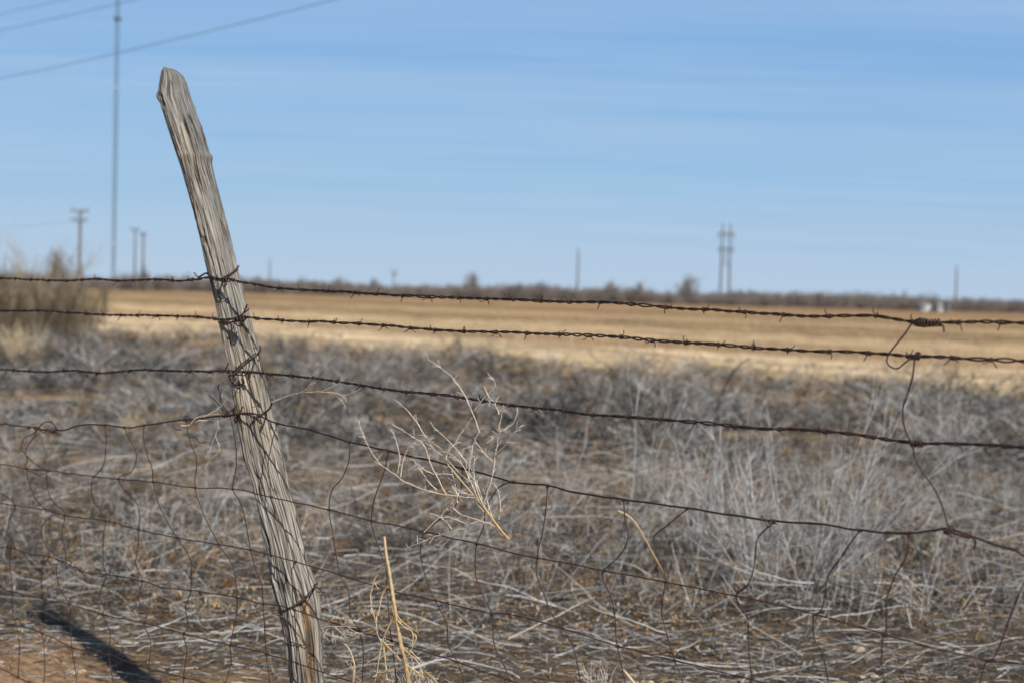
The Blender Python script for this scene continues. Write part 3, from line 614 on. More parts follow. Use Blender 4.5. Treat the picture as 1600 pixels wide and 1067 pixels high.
# twin pole structure
b0 = at(1132, hor(1132), 290); b0.z = 0; H = 112 / F_PX * 290 + EYE
t_ = empty('power_structure', b0, 'twin pole power line structure with two crossarms, right of the tallest tree', 'power structure')
for s in (-1, 1):
    m = MB(); q = [b0 + Vector((s * (0.78 + 0.15 * (1 - k)), 0, H * k)) for k in np.linspace(-.01, 1, 8)]; m.tube(q, np.linspace(0.24, 0.16, 8), 12); m.build('pole', POLE, t_)
for zz_, hl in ((H - 2.0, 1.7), (H - 5.0, 1.6)):
    m = MB()
    for dy in (-0.24, 0.24): m.box(b0 + Vector((0, dy, zz_)), hl * 2, 0.12, 0.32, bev=0.02)
    a = m.build('crossarm', POLE, t_, smooth=False)
    for xx in (-hl + .1, 0, hl - .1):
        m = MB(); q = [b0 + Vector((xx, -.3, zz_ - .16 - k * 0.14)) for k in range(8)]; m.tube(q, [.03, .11, .04, .11, .04, .11, .04, .02], 8); m.build('insulator', CER, a)
m = MB(); m.tube([b0 + Vector((-.85, .3, H - 5)), b0 + Vector((.9, .3, H * 0.42))], 0.06, 6); m.tube([b0 + Vector((.85, .34, H - 5)), b0 + Vector((-.9, .34, H * 0.42))], 0.06, 6); m.build('brace', POLE, t_)
# guyed lattice mast
MAST, t, p = mat('galvanised_steel'); t.links.new(ramp(t, noise(t, objco(t), 0.15, 3), [(0.35, (0.045, 0.075, 0.085)), (0.65, (0.09, 0.125, 0.14))]), p.inputs['Base Color']); p.inputs['Metallic'].default_value = 0.3; p.inputs['Roughness'].default_value = 0.5
WHITE, t, p = mat('white_paint'); t.links.new(ramp(t, noise(t, objco(t), 2, 5), [(0.35, (0.30, 0.29, 0.27)), (0.65, (0.62, 0.61, 0.58))]), p.inputs['Base Color']); p.inputs['Roughness'].default_value = 0.6
D = 420.0; b0 = at(177, hor(177), D); b0.z = 0; HM = 98.0; sd_ = 0.55
t_ = empty('radio_mast', b0, 'very tall thin steel lattice mast rising out of the top of the photo at left', 'mast')
C3 = [Vector((sd_ * math.cos(a), sd_ * math.sin(a), 0)) for a in (R_(90), R_(210), R_(330))]
for c in C3:
    m = MB(); m.tube([b0 + c, b0 + c + Vector((0, 0, HM))], 0.07, 6); m.build('leg', MAST, t_)
m = MB(); st = 1.1; nlev = int(HM / st)
for k in range(nlev):
    for i in range(3):
        a, b_ = C3[i], C3[(i + 1) % 3]
        m.tube([b0 + a + Vector((0, 0, k * st)), b0 + b_ + Vector((0, 0, (k + 1) * st))], 0.028, 4, cap=False)
        m.tube([b0 + a + Vector((0, 0, k * st)), b0 + b_ + Vector((0, 0, k * st))], 0.022, 4, cap=False)
m.build('bracing', MAST, t_)
for yy in (33, 382, 140):
    z = (hor(180) - yy) / F_PX * D + EYE; m = MB(); m.box(b0 + Vector((0, 0, z)), 1.9 if yy == 33 else 0.9, 1.2, 1.0 if yy == 33 else 0.7, bev=0.1)
    m.build('antenna_box' if yy == 33 else 'guy_collar', MAST if yy == 33 else WHITE, t_, smooth=False)
# overhead lines
CABLE, t, p = mat('cable'); p.inputs['Base Color'].default_value = (0.05, 0.055, 0.06, 1); p.inputs['Roughness'].default_value = 0.5
def cable(pts, r, label):
    m = MB(); q = smooth_path([at(*q_) for q_ in pts], 0.8); m.tube(q, r, 6, cap=False)
    tag(m.build('overhead_cable', CABLE), label, 'cable', 'overhead power cables in the upper left sky')
cable([(-700, 252, 62), (0, 123, 46), (190, 82, 42), (525, -1, 36), (1200, -190, 27)], 0.0095, 'lowest and longest overhead cable, sloping across the mast')
cable([(-700, 190, 60), (0, 48, 44), (190, 5, 40), (600, -95, 34)], 0.0085, 'middle overhead cable in the top left corner')
cable([(-700, 165, 60), (0, 22, 44), (100, 0, 42), (600, -120, 34)], 0.0075, 'short topmost overhead cable cut by the top left corner')
cable([(-500, 380, 175), (0, 356, 165), (60, 352, 160), (115, 344, 156)], 0.013, 'faint far cable running left from the two crossarm pole')
# sheds and tank
ROOF, t, p = mat('grey_roof'); p.inputs['Base Color'].default_value = (0.45, 0.45, 0.44, 1); p.inputs['Roughness'].default_value = 0.6
DARKG, t, p = mat('dark_opening'); p.inputs['Base Color'].default_value = (0.03, 0.035, 0.04, 1); p.inputs['Roughness'].default_value = 0.3
def shed(px, dist, w_, h_, d_, gab, label, door=True, nwin=1, name='shed'):
    b0 = at(px, hor(px), dist); b0.z = 0; t_ = empty(name, b0, label, 'shed')
    m = MB(); m.box(b0 + Vector((0, 0, h_ / 2)), w_, d_, h_)
    hw, hd = w_ / 2, d_ / 2
    V_ = [(-hw, -hd, h_), (-hw, hd, h_), (-hw, 0, h_ + gab), (hw, -hd, h_), (hw, hd, h_), (hw, 0, h_ + gab)]
    m.add(np.array(V_) + np.array(b0), np.array([[0, 2, 1], [3, 4, 5]])); m.build('wall', WHITE, t_, smooth=False)
    m = MB(); an = math.atan2(gab, hd); Ls = math.hypot(gab, hd) + 0.15
    for s in (-1, 1):
        M3 = Matrix.Rotation(-s * -an if s < 0 else -an, 3, 'X'); cpos = b0 + Vector((0, s * hd * 0.5, h_ + gab / 2 + 0.04))
        m.box(cpos, w_ + 0.3, Ls, 0.06, M3=M3)
    m.build('roof', ROOF, t_, smooth=False)
    if door: m = MB(); m.box(b0 + Vector((w_ * 0.2, -hd - 0.02, 0.9)), 0.75, 0.06, 1.8); d_o = m.build('door', DARKG, t_, smooth=False)
    for k in range(nwin):
        m = MB(); m.box(b0 + Vector((-w_ * 0.28 + k * 0.0, -hd - 0.02, h_ * 0.62)), 0.45, 0.05, 0.4); m.build('window', DARKG, t_, smooth=False)
shed(1445, 222, 1.4, 1.0, 2.4, 0.2, 'lower of the two small white sheds at far right', door=False)
shed(1471, 220, 1.6, 1.35, 2.6, 0.4, 'taller of the two small white sheds at far right, beside the lone pole')
b0 = at(88, hor(88), 150); b0.z = 0; t_ = empty('water_tank', b0, 'pale narrow tank behind the bare tree at far left', 'tank')
m = MB(); m.tube([b0, b0 + Vector((0, 0, .02)), b0 + Vector((0, 0, 3.0)), b0 + Vector((0, 0, 3.02))], [.43, .45, .45, .43], 24); m.build('shell', WHITE, t_)
m = MB(); m.tube([b0 + Vector((0, 0, 3.02)), b0 + Vector((0, 0, 3.05)), b0 + Vector((0, 0, 3.4)), b0 + Vector((0, 0, 3.45))], [.49, .49, .1, .05], 24); m.build('lid', ROOF, t_)
m = MB()
for q in (0.15, -0.15): m.tube([b0 + Vector((q, -.5, 0)), b0 + Vector((q, -.5, 3.1))], .02, 5)
for k in range(9): m.tube([b0 + Vector((-.15, -.5, .3 + k * .32)), b0 + Vector((.15, -.5, .3 + k * .32))], .015, 5)
m.build('ladder', MAST, t_)

# ---------------------------------------------------------------- the leaning post
LE = [(108, 257), (112, 253), (125, 250.5), (150, 247), (158, 248), (165, 251), (175, 254), (200, 262), (268, 285), (335, 305), (410, 322), (470, 335), (520, 346), (575, 358), (640, 368), (690, 377), (720, 383), (753, 393), (770, 396), (807, 406), (862, 419), (895, 423), (916, 426), (935, 431), (952, 436), (1007, 447), (1067, 455), (1120, 461), (1250, 475), (1330, 484)]
RE = [(108, 264), (110, 273), (114, 280), (120, 286), (130, 291), (150, 297), (200, 315), (238, 326), (244, 329.5), (253, 329.5), (258, 330), (310, 344), (360, 357), (400, 367), (450, 379), (520, 397), (580, 411), (640, 424), (710, 441), (753, 449), (790, 461), (825, 469), (880, 480), (905, 491), (934, 500), (1000, 504), (1067, 506), (1120, 510), (1250, 524), (1330, 533)]
le = np.array(LE, float); re = np.array(RE, float)
def edges(y): return np.interp(y, le[:, 0], le[:, 1]), np.interp(y, re[:, 0], re[:, 1])
YS = np.concatenate([[108, 108.6, 109.5, 110.5, 112], np.arange(113.5, 1330, 1.6)]); NR = 300
lo, hi = edges(YS); k5 = np.array([1, 2, 3, 2, 1]) / 9.0
CX = (lo + hi) / 2; HW = (hi - lo) / 2
post_c = []; post_w = []
for y, cx, hw in zip(YS, CX, HW):
    wm = hw / F_PX * fdep(cx); big = 62 / 2 / F_PX * fdep(cx)
    rr = max(wm, big * 0.9); c0 = fp(cx, y, -(rr * 0.93 + 0.004)); post_c.append(c0); post_w.append(hw / F_PX * (c0 - CAM).dot(FW))
post_c = np.array([tuple(v) for v in post_c]); post_w = np.array(post_w)
E1 = np.array(RT); E2 = np.array((FW.x, FW.y, 0)); E2 /= np.linalg.norm(E2)
ang = np.linspace(0, 2 * math.pi, NR, endpoint=False)
ca, sa = np.cos(ang), np.sin(ang)
n_ = 2.35; sx = np.sign(ca) * np.abs(ca) ** (2 / n_); sy = np.sign(sa) * np.abs(sa) ** (2 / n_)
gP = np.random.default_rng(77)
NS = len(YS)
def vnoise(x, seed, n=4096):
    r = np.random.default_rng(seed).random(n) * 2 - 1; i = np.floor(x).astype(int); f = x - i; f = f * f * (3 - 2 * f)
    return r[i % n] * (1 - f) + r[(i + 1) % n] * f
def vnoise2(x, y, seed):
    r = np.random.default_rng(seed).random((512, 512)) * 2 - 1; xi, yi = np.floor(x).astype(int), np.floor(y).astype(int); fx, fy = x - xi, y - yi; fx = fx * fx * (3 - 2 * fx); fy = fy * fy * (3 - 2 * fy)
    g_ = lambda a, b_: r[a % 512, b_ % 512]
    return (g_(xi, yi) * (1 - fx) + g_(xi + 1, yi) * fx) * (1 - fy) + (g_(xi, yi + 1) * (1 - fx) + g_(xi + 1, yi + 1) * fx) * fy
vlen = np.concatenate([[0], np.cumsum(np.linalg.norm(np.diff(post_c, axis=0), axis=1))])
A, L_ = np.meshgrid(ang, vlen); U_ = A / (2 * math.pi) * 0.38
mu = U_ + 0.006 * vnoise2(U_ * 14, L_ * 4, 1) + 0.002 * vnoise2(U_ * 40, L_ * 12, 2)
# periodic seam is at the right-hand edge; fold noise so that it matches there
seam = np.minimum(A, 2 * math.pi - A); fade = np.clip(seam / 0.15, 0, 1)
disp = (0.0024 * vnoise2(mu * 150, L_ * 3, 3) + 0.0011 * vnoise2(mu * 340, L_ * 11, 4) + 0.0011 * vnoise2(mu * 38, L_ * 1.6, 5)) * fade + 0.0024 * vnoise2(np.cos(A) * 3 + 9, L_ * 7, 6) + 0.0010 * vnoise2(np.cos(A) * 14 + 9, L_ * 45, 8)
crk = vnoise2(mu * 75, L_ * 3.2, 7); disp -= 0.009 * np.clip((0.09 - np.abs(crk)) / 0.09, 0, 1) * np.clip(vnoise2(mu * 22, L_ * 2.2, 9) * 2 + 0.2, 0, 1) * fade
PX = CX[:, None] + HW[:, None] * sx[None]; PY = np.repeat(YS[:, None], NR, 1); front = (sa < 0.15)[None]
hollow = np.zeros_like(PX)
def seg_dist(pts):
    D_ = np.full(PX.shape, 1e9)
    for (x0, y0), (x1, y1) in zip(pts[:-1], pts[1:]):
        dx, dy = x1 - x0, y1 - y0; t_ = np.clip(((PX - x0) * dx + (PY - y0) * dy) / (dx * dx + dy * dy), 0, 1); D_ = np.minimum(D_, np.hypot(PX - x0 - t_ * dx, PY - y0 - t_ * dy))
    return D_
def groove(pts, wpx, depth, hol=0.0):
    global disp, hollow
    D_ = seg_dist(pts); f = np.exp(-(D_ / wpx) ** 2) * front; disp = disp - depth * f; hollow = np.maximum(hollow, hol * f)
groove([(321, 360), (324, 373), (326, 380)], 1.3, .012, .3); groove([(326, 380), (330, 392), (334, 405), (337, 415)], 1.1, .011, .2); groove([(322, 372), (324, 378)], 2.4, .010, 1)
groove([(283, 150), (300, 215), (315, 280), (322, 330)], 1.0, .004); groove([(270, 130), (280, 170), (296, 240), (306, 290)], 0.9, .004)
groove([(398, 772), (406, 795), (413, 814)], 2.0, .012, .1); groove([(407, 800), (414, 818), (421, 840), (425, 865)], 2.2, .014, .1)
groove([(388, 725), (393, 745), (396, 765)], 1.5, .008); groove([(254, 152), (258, 166)], 3.0, .009, .2)
groove([(476, 940), (484, 960), (488, 990), (490, 1020), (492, 1070), (498, 1130)], 5.0, .020, .9); groove([(474, 925), (484, 938), (494, 960)], 3.0, .010, .7)
groove([(462, 958), (470, 975), (478, 1000), (486, 1060)], 2.0, .010, .3); groove([(430, 893), (437, 905), (438, 915)], 1.8, .009, .1); groove([(434, 930), (440, 945), (443, 955)], 2.2, .010, .2)
groove([(445, 960), (452, 1000), (458, 1060)], 1.3, .008); groove([(466, 990), (472, 1030), (478, 1080)], 1.2, .008); groove([(457, 970), (463, 1010), (468, 1070)], 1.0, .007)
groove([(382, 508), (388, 530), (390, 545)], 3.5, .012, .6); groove([(433, 763), (436, 768)], 2.5, .008, .8)
groove([(345, 470), (356, 520), (371, 590)], .9, .004); groove([(360, 450), (372, 500)], 1.0, .005)
groove([(395, 700), (420, 780), (445, 860)], .8, .0045); groove([(410, 700), (432, 770), (458, 850), (470, 900)], .8, .0045); groove([(425, 720), (445, 800), (462, 870)], .8, .004)
def bumpk(x, y, wpx, h):
    global disp
    disp = disp + h * np.exp(-((PX - x) ** 2 + ((PY - y) * 0.7) ** 2) / wpx ** 2) * front
bumpk(329, 247, 4, .004); bumpk(250, 152, 5, .005); bumpk(290, 148, 5, .003); bumpk(326, 150, 4, .003); bumpk(434, 898, 6, .006); bumpk(302, 165, 7, .003); bumpk(495, 915, 6, .004)
capf = np.clip((YS - 108) / 6.0, 0.15, 1) ** 0.6
depthf = 0.86 * np.maximum(post_w, 0.62 * 0.05)
Vp = post_c[:, None] + E1 * ((post_w[:, None] + disp * capf[:, None]) * sx[None])[..., None] + E2 * ((depthf[:, None] + disp * capf[:, None]) * sy[None])[..., None]
Vp[:, :, 2] += (0.004 * vnoise2(np.cos(A) * 5 + 7, np.sin(A) * 5 + 7, 12)) * np.clip((125 - YS) / 15, 0, 1)[:, None]
Vp = Vp.reshape(-1, 3); i = (np.arange(NS - 1) * NR)[:, None]; j = np.arange(NR)[None]; j2 = (j + 1) % NR
Fp = np.stack([i + j, i + NR + j, i + NR + j2, i + j2], -1).reshape(-1, 4)
ctr = Vp[:NR].mean(0) + np.array([0, 0, 0.003]); Vp = np.vstack([Vp, ctr]); Ft = np.array([[NR * NS, k, (k + 1) % NR] for k in range(NR)])
fx = (PX - CX[:, None]) / np.maximum(HW[:, None], 1)
greyA = np.clip((fx - 0.15 + 0.25 * vnoise2(PX * 0.02, PY * 0.02, 15)) * 2.2, 0, 1) * np.clip((520 - PY) / 250, 0.0, 1) + np.clip((200 - PY) / 90, 0, .5) + 0.45 * np.clip((-0.72 - fx) * 5, 0, 1)  # last term paints shade down the left edge, away from the sun
pad = lambda a: np.append(a.ravel(), 0)
post = mk('fence_post', Vp, [Fp, Ft], WOOD, None, {'pu': pad(U_), 'pv': pad(L_), 'hollow': pad(np.clip(hollow, 0, 1)), 'grey': pad(np.clip(greyA, 0, 1))}, loc=(post_c[-60][0], post_c[-60][1], 0))
tag(post, 'weathered grey wooden fence post leaning left, the wires tied across it', 'fence post')
def hp(px, py, extra=0.003, back=False):
    """point on the skin of the post"""
    i = np.interp(py, YS, np.arange(NS)); i0 = int(min(i, NS - 2)); f = i - i0; c = post_c[i0] * (1 - f) + post_c[i0 + 1] * f; w_ = post_w[i0]; hw = HW[i0]
    u = max(-1, min(1, (px - CX[i0]) / hw)); s = math.sqrt(max(0, 1 - abs(u) ** n_)) ; s = s ** (2 / n_) if n_ > 2 else s
    nx_, ny_ = u, (-s if not back else s)
    q = c + E1 * (w_ * u) + E2 * (w_ * 0.86 * ny_); nrm = np.array(E1 * nx_ + E2 * ny_); nrm /= np.linalg.norm(nrm) + 1e-9
    return Vector(q + nrm * extra)

# ---------------------------------------------------------------- barbed wires
W1 = [(0, 435), (51, 437), (102, 438.5), (153, 436.4), (191, 439), (225, 437.7), (253, 437), (280, 439), (306, 437), (322, 434), (334, 435.4), (345, 438), (354, 436), (363, 437.7), (373, 440.5), (396, 444), (424, 449.5), (443, 451.3), (511, 455), (587, 459.7), (669, 463.7), (755, 466.8), (800, 468), (905, 472), (955, 472.5), (1007, 477), (1065, 482), (1125, 485), (1200, 490), (1237, 492.5), (1292, 494.5), (1362, 493.7), (1395, 498), (1425, 502), (1437, 505), (1475, 503.7), (1525, 503), (1600, 504.5)]
W2 = [(0, 486), (64, 486), (110, 488.7), (161, 492), (212, 493), (255, 493.4), (300, 495), (331, 497.3), (345, 499.6), (367, 498.4), (379, 496.5), (390, 496), (407, 498.4), (440, 500), (464, 502.5), (503, 503), (582, 507), (642, 512), (708, 517), (800, 519.5), (859, 522), (952, 525.5), (1037, 533), (1137, 539.5), (1200, 545), (1236, 547), (1345, 551), (1425, 556), (1475, 558), (1582, 563.7), (1600, 565)]
W3 = [(0, 577.5), (70, 581), (118, 579), (159, 583), (212, 578), (261, 579), (318, 580), (346, 580), (376, 581), (415, 583.5), (490, 590.5), (560, 601), (621, 610.7), (693, 617), (759, 627), (825, 636), (880, 641), (909, 646), (992, 651.6), (1087, 659.6), (1182, 668.7), (1250, 670), (1292, 673.5), (1393, 687), (1431, 691.7), (1511, 693.4), (1600, 699)]
def ext(pts, dl, dr):
    return [(-420, pts[0][1] + dl)] + [(-160, pts[0][1] + dl * .4)] + pts + [(1780, pts[-1][1] + dr * .45), (2020, pts[-1][1] + dr)]
SR = 0.00215
def barb_mesh(seed):
    g = np.random.default_rng(seed); q = []
    turns = 2.2; n = 34
    for i in range(n + 1):
        a = 2 * math.pi * turns * i / n; q.append(((i / n - .5) * 0.0085, 0.0048 * math.cos(a), 0.0048 * math.sin(a)))
    a0 = 0; a1 = 2 * math.pi * turns
    e0 = [(-0.0042 - g.uniform(.002, .005), 0.010 * math.cos(a0) - .006 * math.sin(a0), 0.010 * math.sin(a0) + .002), (-0.0042 - g.uniform(.003, .009), 0.0185 * math.cos(a0), -.004)]
    e1 = [(0.0042 + g.uniform(.002, .005), 0.010 * math.cos(a1), 0.010 * math.sin(a1)), (0.0042 + g.uniform(.002, .008), 0.0165 * math.cos(a1), 0.0185 * math.sin(a1))]
    P = smooth_path(e0[::-1] + q + e1, 0.0007); r = np.full(len(P), 0.00115); r[:4] = np.linspace(.0003, .00115, 4); r[-4:] = np.linspace(.00115, .0003, 4)
    m = MB(); m.tube(P, r, 6); V = np.concatenate(m.V); F = [np.concatenate(m.F[4]), np.concatenate(m.F[3])]
    return V, F
BARBS = [barb_mesh(s) for s in range(4)]
barb_me = []
def barbed(pts, label, seed, off, pitch=0.082, skip=()):
    g = np.random.default_rng(seed)
    Q_ = [fp(x, y, off(x)) for x, y in pts]; P = smooth_path([Q_[0] - FD * 1.5] + Q_ + [Q_[-1] + FD * 1.7], 0.0022)
    P = jitter(P, 0.0006, 18, seed)
    s = np.concatenate([[0], np.cumsum(np.linalg.norm(np.diff(P, axis=0), axis=1))])
    t_ = empty('barbed_wire', Vector(P[len(P) // 2]), label, 'barbed wire', 'rusty barbed wires of the fence')
    T = unit(np.gradient(P, axis=0)); up = np.array([0, 0, 1.0]); U = unit(np.cross(T, np.broadcast_to(up, T.shape))); W_ = np.cross(U, T)
    m_ = int(s[-1] / 0.09) + 2; ph = np.interp(s, np.linspace(0, s[-1], m_), np.cumsum(g.uniform(0.65, 1.4, m_)) * 0.09) * 2 * math.pi / pitch
    loose = np.interp(s, np.linspace(0, s[-1], m_), np.where(g.random(m_) < 0.12, g.uniform(1.3, 1.9, m_), g.uniform(0.92, 1.1, m_)))
    for k in (0, 1):
        a = ph + k * math.pi; Q = P + (SR * loose)[:, None] * (np.cos(a)[:, None] * U + np.sin(a)[:, None] * W_)
        m = MB(); m.tube(Q, SR * 0.96 * (1 + 0.06 * vnoise(s * 400, seed + k)), 7); m.build('strand', RUST, t_)
    x = 0.03
    while x < s[-1] - 0.02:
        i = int(np.searchsorted(s, x)); 
        if i >= len(P): break
        tx = Vector(T[i]); ry = Vector(U[i]); rz = tx.cross(ry); M4 = Matrix((tx, ry, rz)).transposed() @ Matrix.Rotation(g.uniform(0, 2 * math.pi), 3, 'X') @ Matrix.Rotation(g.normal(0, 0.12), 3, 'Y')
        v = int(g.integers(4))
        if len(barb_me) <= v or barb_me[v] is None:
            while len(barb_me) <= v: barb_me.append(None)
            V, F = BARBS[v]; o = mk('barb', V, F, RUST2, None, loc=(0, 0, 0)); barb_me[v] = o
        else:
            o = barb_me[v].copy(); COL.objects.link(o)
        o.name = 'barb'; o.parent = t_; o.location = Vector(P[i]) - t_.location; o.rotation_euler = M4.to_euler()
        x += 0.1016 * g.uniform(0.85, 1.15)
    return P
def offw(base, bump_=0.0):
    return lambda x: base + bump_ * math.exp(-((x - 365) / 28.0) ** 2)
barbed(ext(W1, 2, 6), 'topmost barbed wire, just along the horizon', 1, offw(0.004, 0.002))
barbed(ext(W2, 2, 10), 'second barbed wire from the top, crossing in front of the pale field', 2, offw(0.004, 0.003))
barbed(ext(W3, 0, 12), 'third barbed wire from the top, the lowest with barbs', 3, offw(0.004, 0.004))

# ---------------------------------------------------------------- woven wire
LN = [
 [(0, 662.7), (9, 662), (32, 666), (54, 667.5), (76, 672.7), (89, 671), (99, 671.7), (118, 666), (135, 662.7), (164, 664), (196, 667.8), (225, 664.5), (274, 657), (318, 653), (344, 650), (362, 648), (378, 646), (396, 646), (412, 652), (433, 661), (490, 673), (546, 690), (606, 704), (684, 722), (756, 740), (802, 752.5), (856, 758.5), (900, 768), (973, 780), (1075, 794), (1209, 813.5), (1257, 818), (1292, 819), (1344, 828), (1419, 832), (1459, 828.5), (1479, 825), (1516, 836), (1560, 852), (1585, 859), (1600, 868)],
 [(0, 725), (10, 725.6), (40, 732), (68, 733.6), (103, 738), (144, 744), (185, 748), (237, 752), (304, 761.6), (363, 763.4), (399, 770), (453, 783), (511, 795), (580, 813), (630, 823), (664, 830.5), (744, 849), (838, 871), (900, 882), (937, 889.6), (1037, 908), (1149, 930), (1200, 941), (1272, 958.6), (1378, 989), (1459, 1012), (1540, 1030.5), (1600, 1037.7)],
 [(0, 786), (27, 789.5), (74, 797), (103, 805), (163, 813), (214, 826), (276, 839.6), (341, 850), (390, 858.5), (460, 877), (531, 897.6), (603, 919), (618, 924), (679, 937), (766, 958), (801, 959.7), (880, 981.5), (962, 1007.5), (1053, 1031), (1171, 1060), (1300, 1094), (1600, 1168)],
 [(0, 855), (18, 855), (43, 865), (78, 869), (100, 877.7), (134, 893), (165, 896.5), (221, 906.7), (254, 916.5), (297, 922), (369, 933), (411, 943), (442, 946.6), (475, 957.5), (500, 966.5), (560, 984.6), (597, 995), (634, 1008.6), (672, 1019.4), (715, 1034), (796, 1062.5), (900, 1094), (1200, 1168), (1600, 1262)],
 [(0, 918), (22, 925), (71, 936.4), (109, 944), (160, 959), (225, 973), (287, 989), (356, 1006.4), (413, 1020), (486, 1042.7), (548, 1064), (700, 1112), (1000, 1190), (1600, 1330)],
 [(0, 973), (39, 979), (84, 996), (114, 1012), (169, 1022), (219, 1040), (260, 1051), (315, 1065), (450, 1098), (700, 1165), (1000, 1250), (1300, 1320)],
 [(0, 1044), (18, 1053), (45, 1064), (120, 1085), (300, 1120), (600, 1195), (900, 1275)]]
def netoff(x, y):
    """the net hangs a little off its plane and clears the thick foot of the post"""
    o_ = 0.006 + 0.010 * math.sin(x * 0.011 + y * 0.006)
    k = math.exp(-((x - (360 + (y - 500) * 0.22)) / 55.0) ** 2); return o_ * (1 - k) + (0.010 + 0.012 * max(0, min(1, (y - 780) / 200))) * k
nett = empty('woven_wire', fp(800, 900, 0), 'rusty woven net wire sagging along the lower half of the fence', 'wire netting')
def lineY(k, x): a = np.array(LN[k]); return float(np.interp(x, a[:, 0], a[:, 1]))
for k, pts in enumerate(LN):
    if k < 2: pts = [(-400, pts[0][1] - 18), (-150, pts[0][1] - 8)] + pts + [(1760, pts[-1][1] + (60 if k == 0 else 28))]
    else: pts = [(-400, pts[0][1] - 30), (-150, pts[0][1] - 12)] + pts
    Q_ = [fp(x, y, netoff(x, y)) for x, y in pts]; P = jitter(smooth_path([Q_[0] - FD * 1.5] + Q_ + [Q_[-1] + FD * (1.7 if k < 2 else 2.4)], 0.004), 0.0009, 9, 50 + k)
    m = MB(); m.tube(P, 0.0025 if k == 0 else 0.0018, 7); m.build('line_wire', RUST if k == 0 else RUST2, nett)
ST = [
 [(-20, 758), (0, 769), (24, 790), (14, 814), (20, 843), (17, 854), (14.5, 876), (19, 912), (19, 956), (26, 976), (30, 1010), (28, 1060)],
 [(56, 667), (56, 679), (44.6, 694), (40, 708), (43, 718), (40, 726), (41, 734), (46, 757), (59, 783), (76, 797), (87, 801), (68, 818), (67, 840), (78, 867), (67, 883), (65, 919), (71, 937), (60, 965), (66, 990), (70, 1030), (68, 1075)],
 [(58, 672), (49, 678), (37, 686), (33, 700), (40, 710), (52, 722), (70, 733.6), (72, 738), (74, 762), (81, 781), (101, 803), (97, 832), (103, 874), (89, 883), (94, 919), (109, 944), (110, 966), (112, 1011), (118, 1050), (122, 1086)],
 [(164, 664), (166, 683), (163, 719), (158, 733), (147, 744), (144, 748), (143, 773), (146, 782), (164, 811), (161, 840), (161, 883), (166, 897), (156, 930), (163, 952), (160, 959), (172, 988), (170, 1022), (176, 1060), (180, 1096)],
 [(194, 667), (204, 689), (213, 711), (207, 734), (185, 748), (203, 774), (216, 792), (217, 826), (216, 854), (212, 880), (222, 907), (216, 934), (229, 963), (225, 974), (236, 1006), (232, 1042), (240, 1105)],
 [(225, 664), (225, 690), (233, 718), (238, 734), (239, 752), (250, 792), (276, 840), (297, 872), (298, 922), (290, 948), (294, 980), (287, 990), (292, 1017), (287, 1060), (294, 1118)],
 [(291, 655), (296, 686), (307, 717), (305, 761), (317, 800), (342, 850), (363, 883), (371, 933), (370, 959), (360, 1006), (361, 1035), (352, 1074), (360, 1136)],
 [(359, 649), (366, 680), (369, 728), (364, 764), (374, 781), (382, 805), (389, 846), (391, 859), (402, 897), (409, 912), (411, 943), (413, 970), (416, 1020), (421, 1064), (424, 1150)],
 [(433, 661), (426, 687), (421, 712), (419, 728), (422, 754), (424, 776), (432, 803), (447, 835), (461, 877), (456, 890), (458, 941), (460, 952), (462, 1003), (464, 1036), (466, 1110)],
 [(546, 690), (547, 709), (537, 742), (519, 765), (514, 796), (520, 836), (524, 861), (532, 898), (544, 923), (548, 959), (561, 985), (568, 1021), (566, 1070), (572, 1120), (574, 1180)],
 [(607, 704), (598, 743), (587, 773), (580, 813), (587, 842), (603, 888), (604, 919), (608, 965), (612, 1000), (618, 1050), (622, 1100), (626, 1190)],
 [(723, 731), (722, 745), (716, 780), (710, 791), (677, 819), (663, 830), (657, 866), (667, 906), (680, 937), (698, 974), (700, 1006), (715, 1034), (723, 1060), (730, 1120), (736, 1210)],
 [(802, 752), (785, 757), (772, 770), (759, 793), (756, 822), (745, 849), (743, 898), (755, 931), (768, 958), (772, 1008), (790, 1044), (796, 1062), (806, 1120), (812, 1210)],
 [(856, 759), (853, 799), (848, 829), (839, 871), (838, 896), (852, 931), (860, 957), (880, 982), (896, 1014), (906, 1057), (912, 1100), (920, 1200)],
 [(974, 780), (977, 814), (982, 836), (977, 854), (964, 872), (946, 887), (940, 897), (955, 934), (961, 966), (964, 1007), (975, 1057), (985, 1120), (990, 1190)],
 [(1073, 795), (1042, 821), (1022, 838), (1024, 858), (1040, 903), (1035, 934), (1035, 963), (1042, 992), (1054, 1031), (1066, 1064), (1074, 1140)],
 [(1208, 815), (1184, 841), (1180, 876), (1169, 912), (1150, 930), (1166, 963), (1169, 995), (1171, 1028), (1174, 1060), (1182, 1164)],
 [(1344, 829), (1315, 869), (1293, 900), (1289, 930), (1282, 955), (1272, 960), (1272, 999), (1285, 1019), (1294, 1065), (1300, 1094), (1308, 1190)],
 [(1419, 832), (1416, 866), (1399, 898), (1386, 933), (1384, 985), (1379, 994), (1378, 1036), (1382, 1065), (1390, 1115)],
 [(1640, 885), (1612, 892), (1597, 918), (1580, 958), (1560, 1013), (1550, 1030), (1540, 1035), (1532, 1065), (1536, 1150)]]
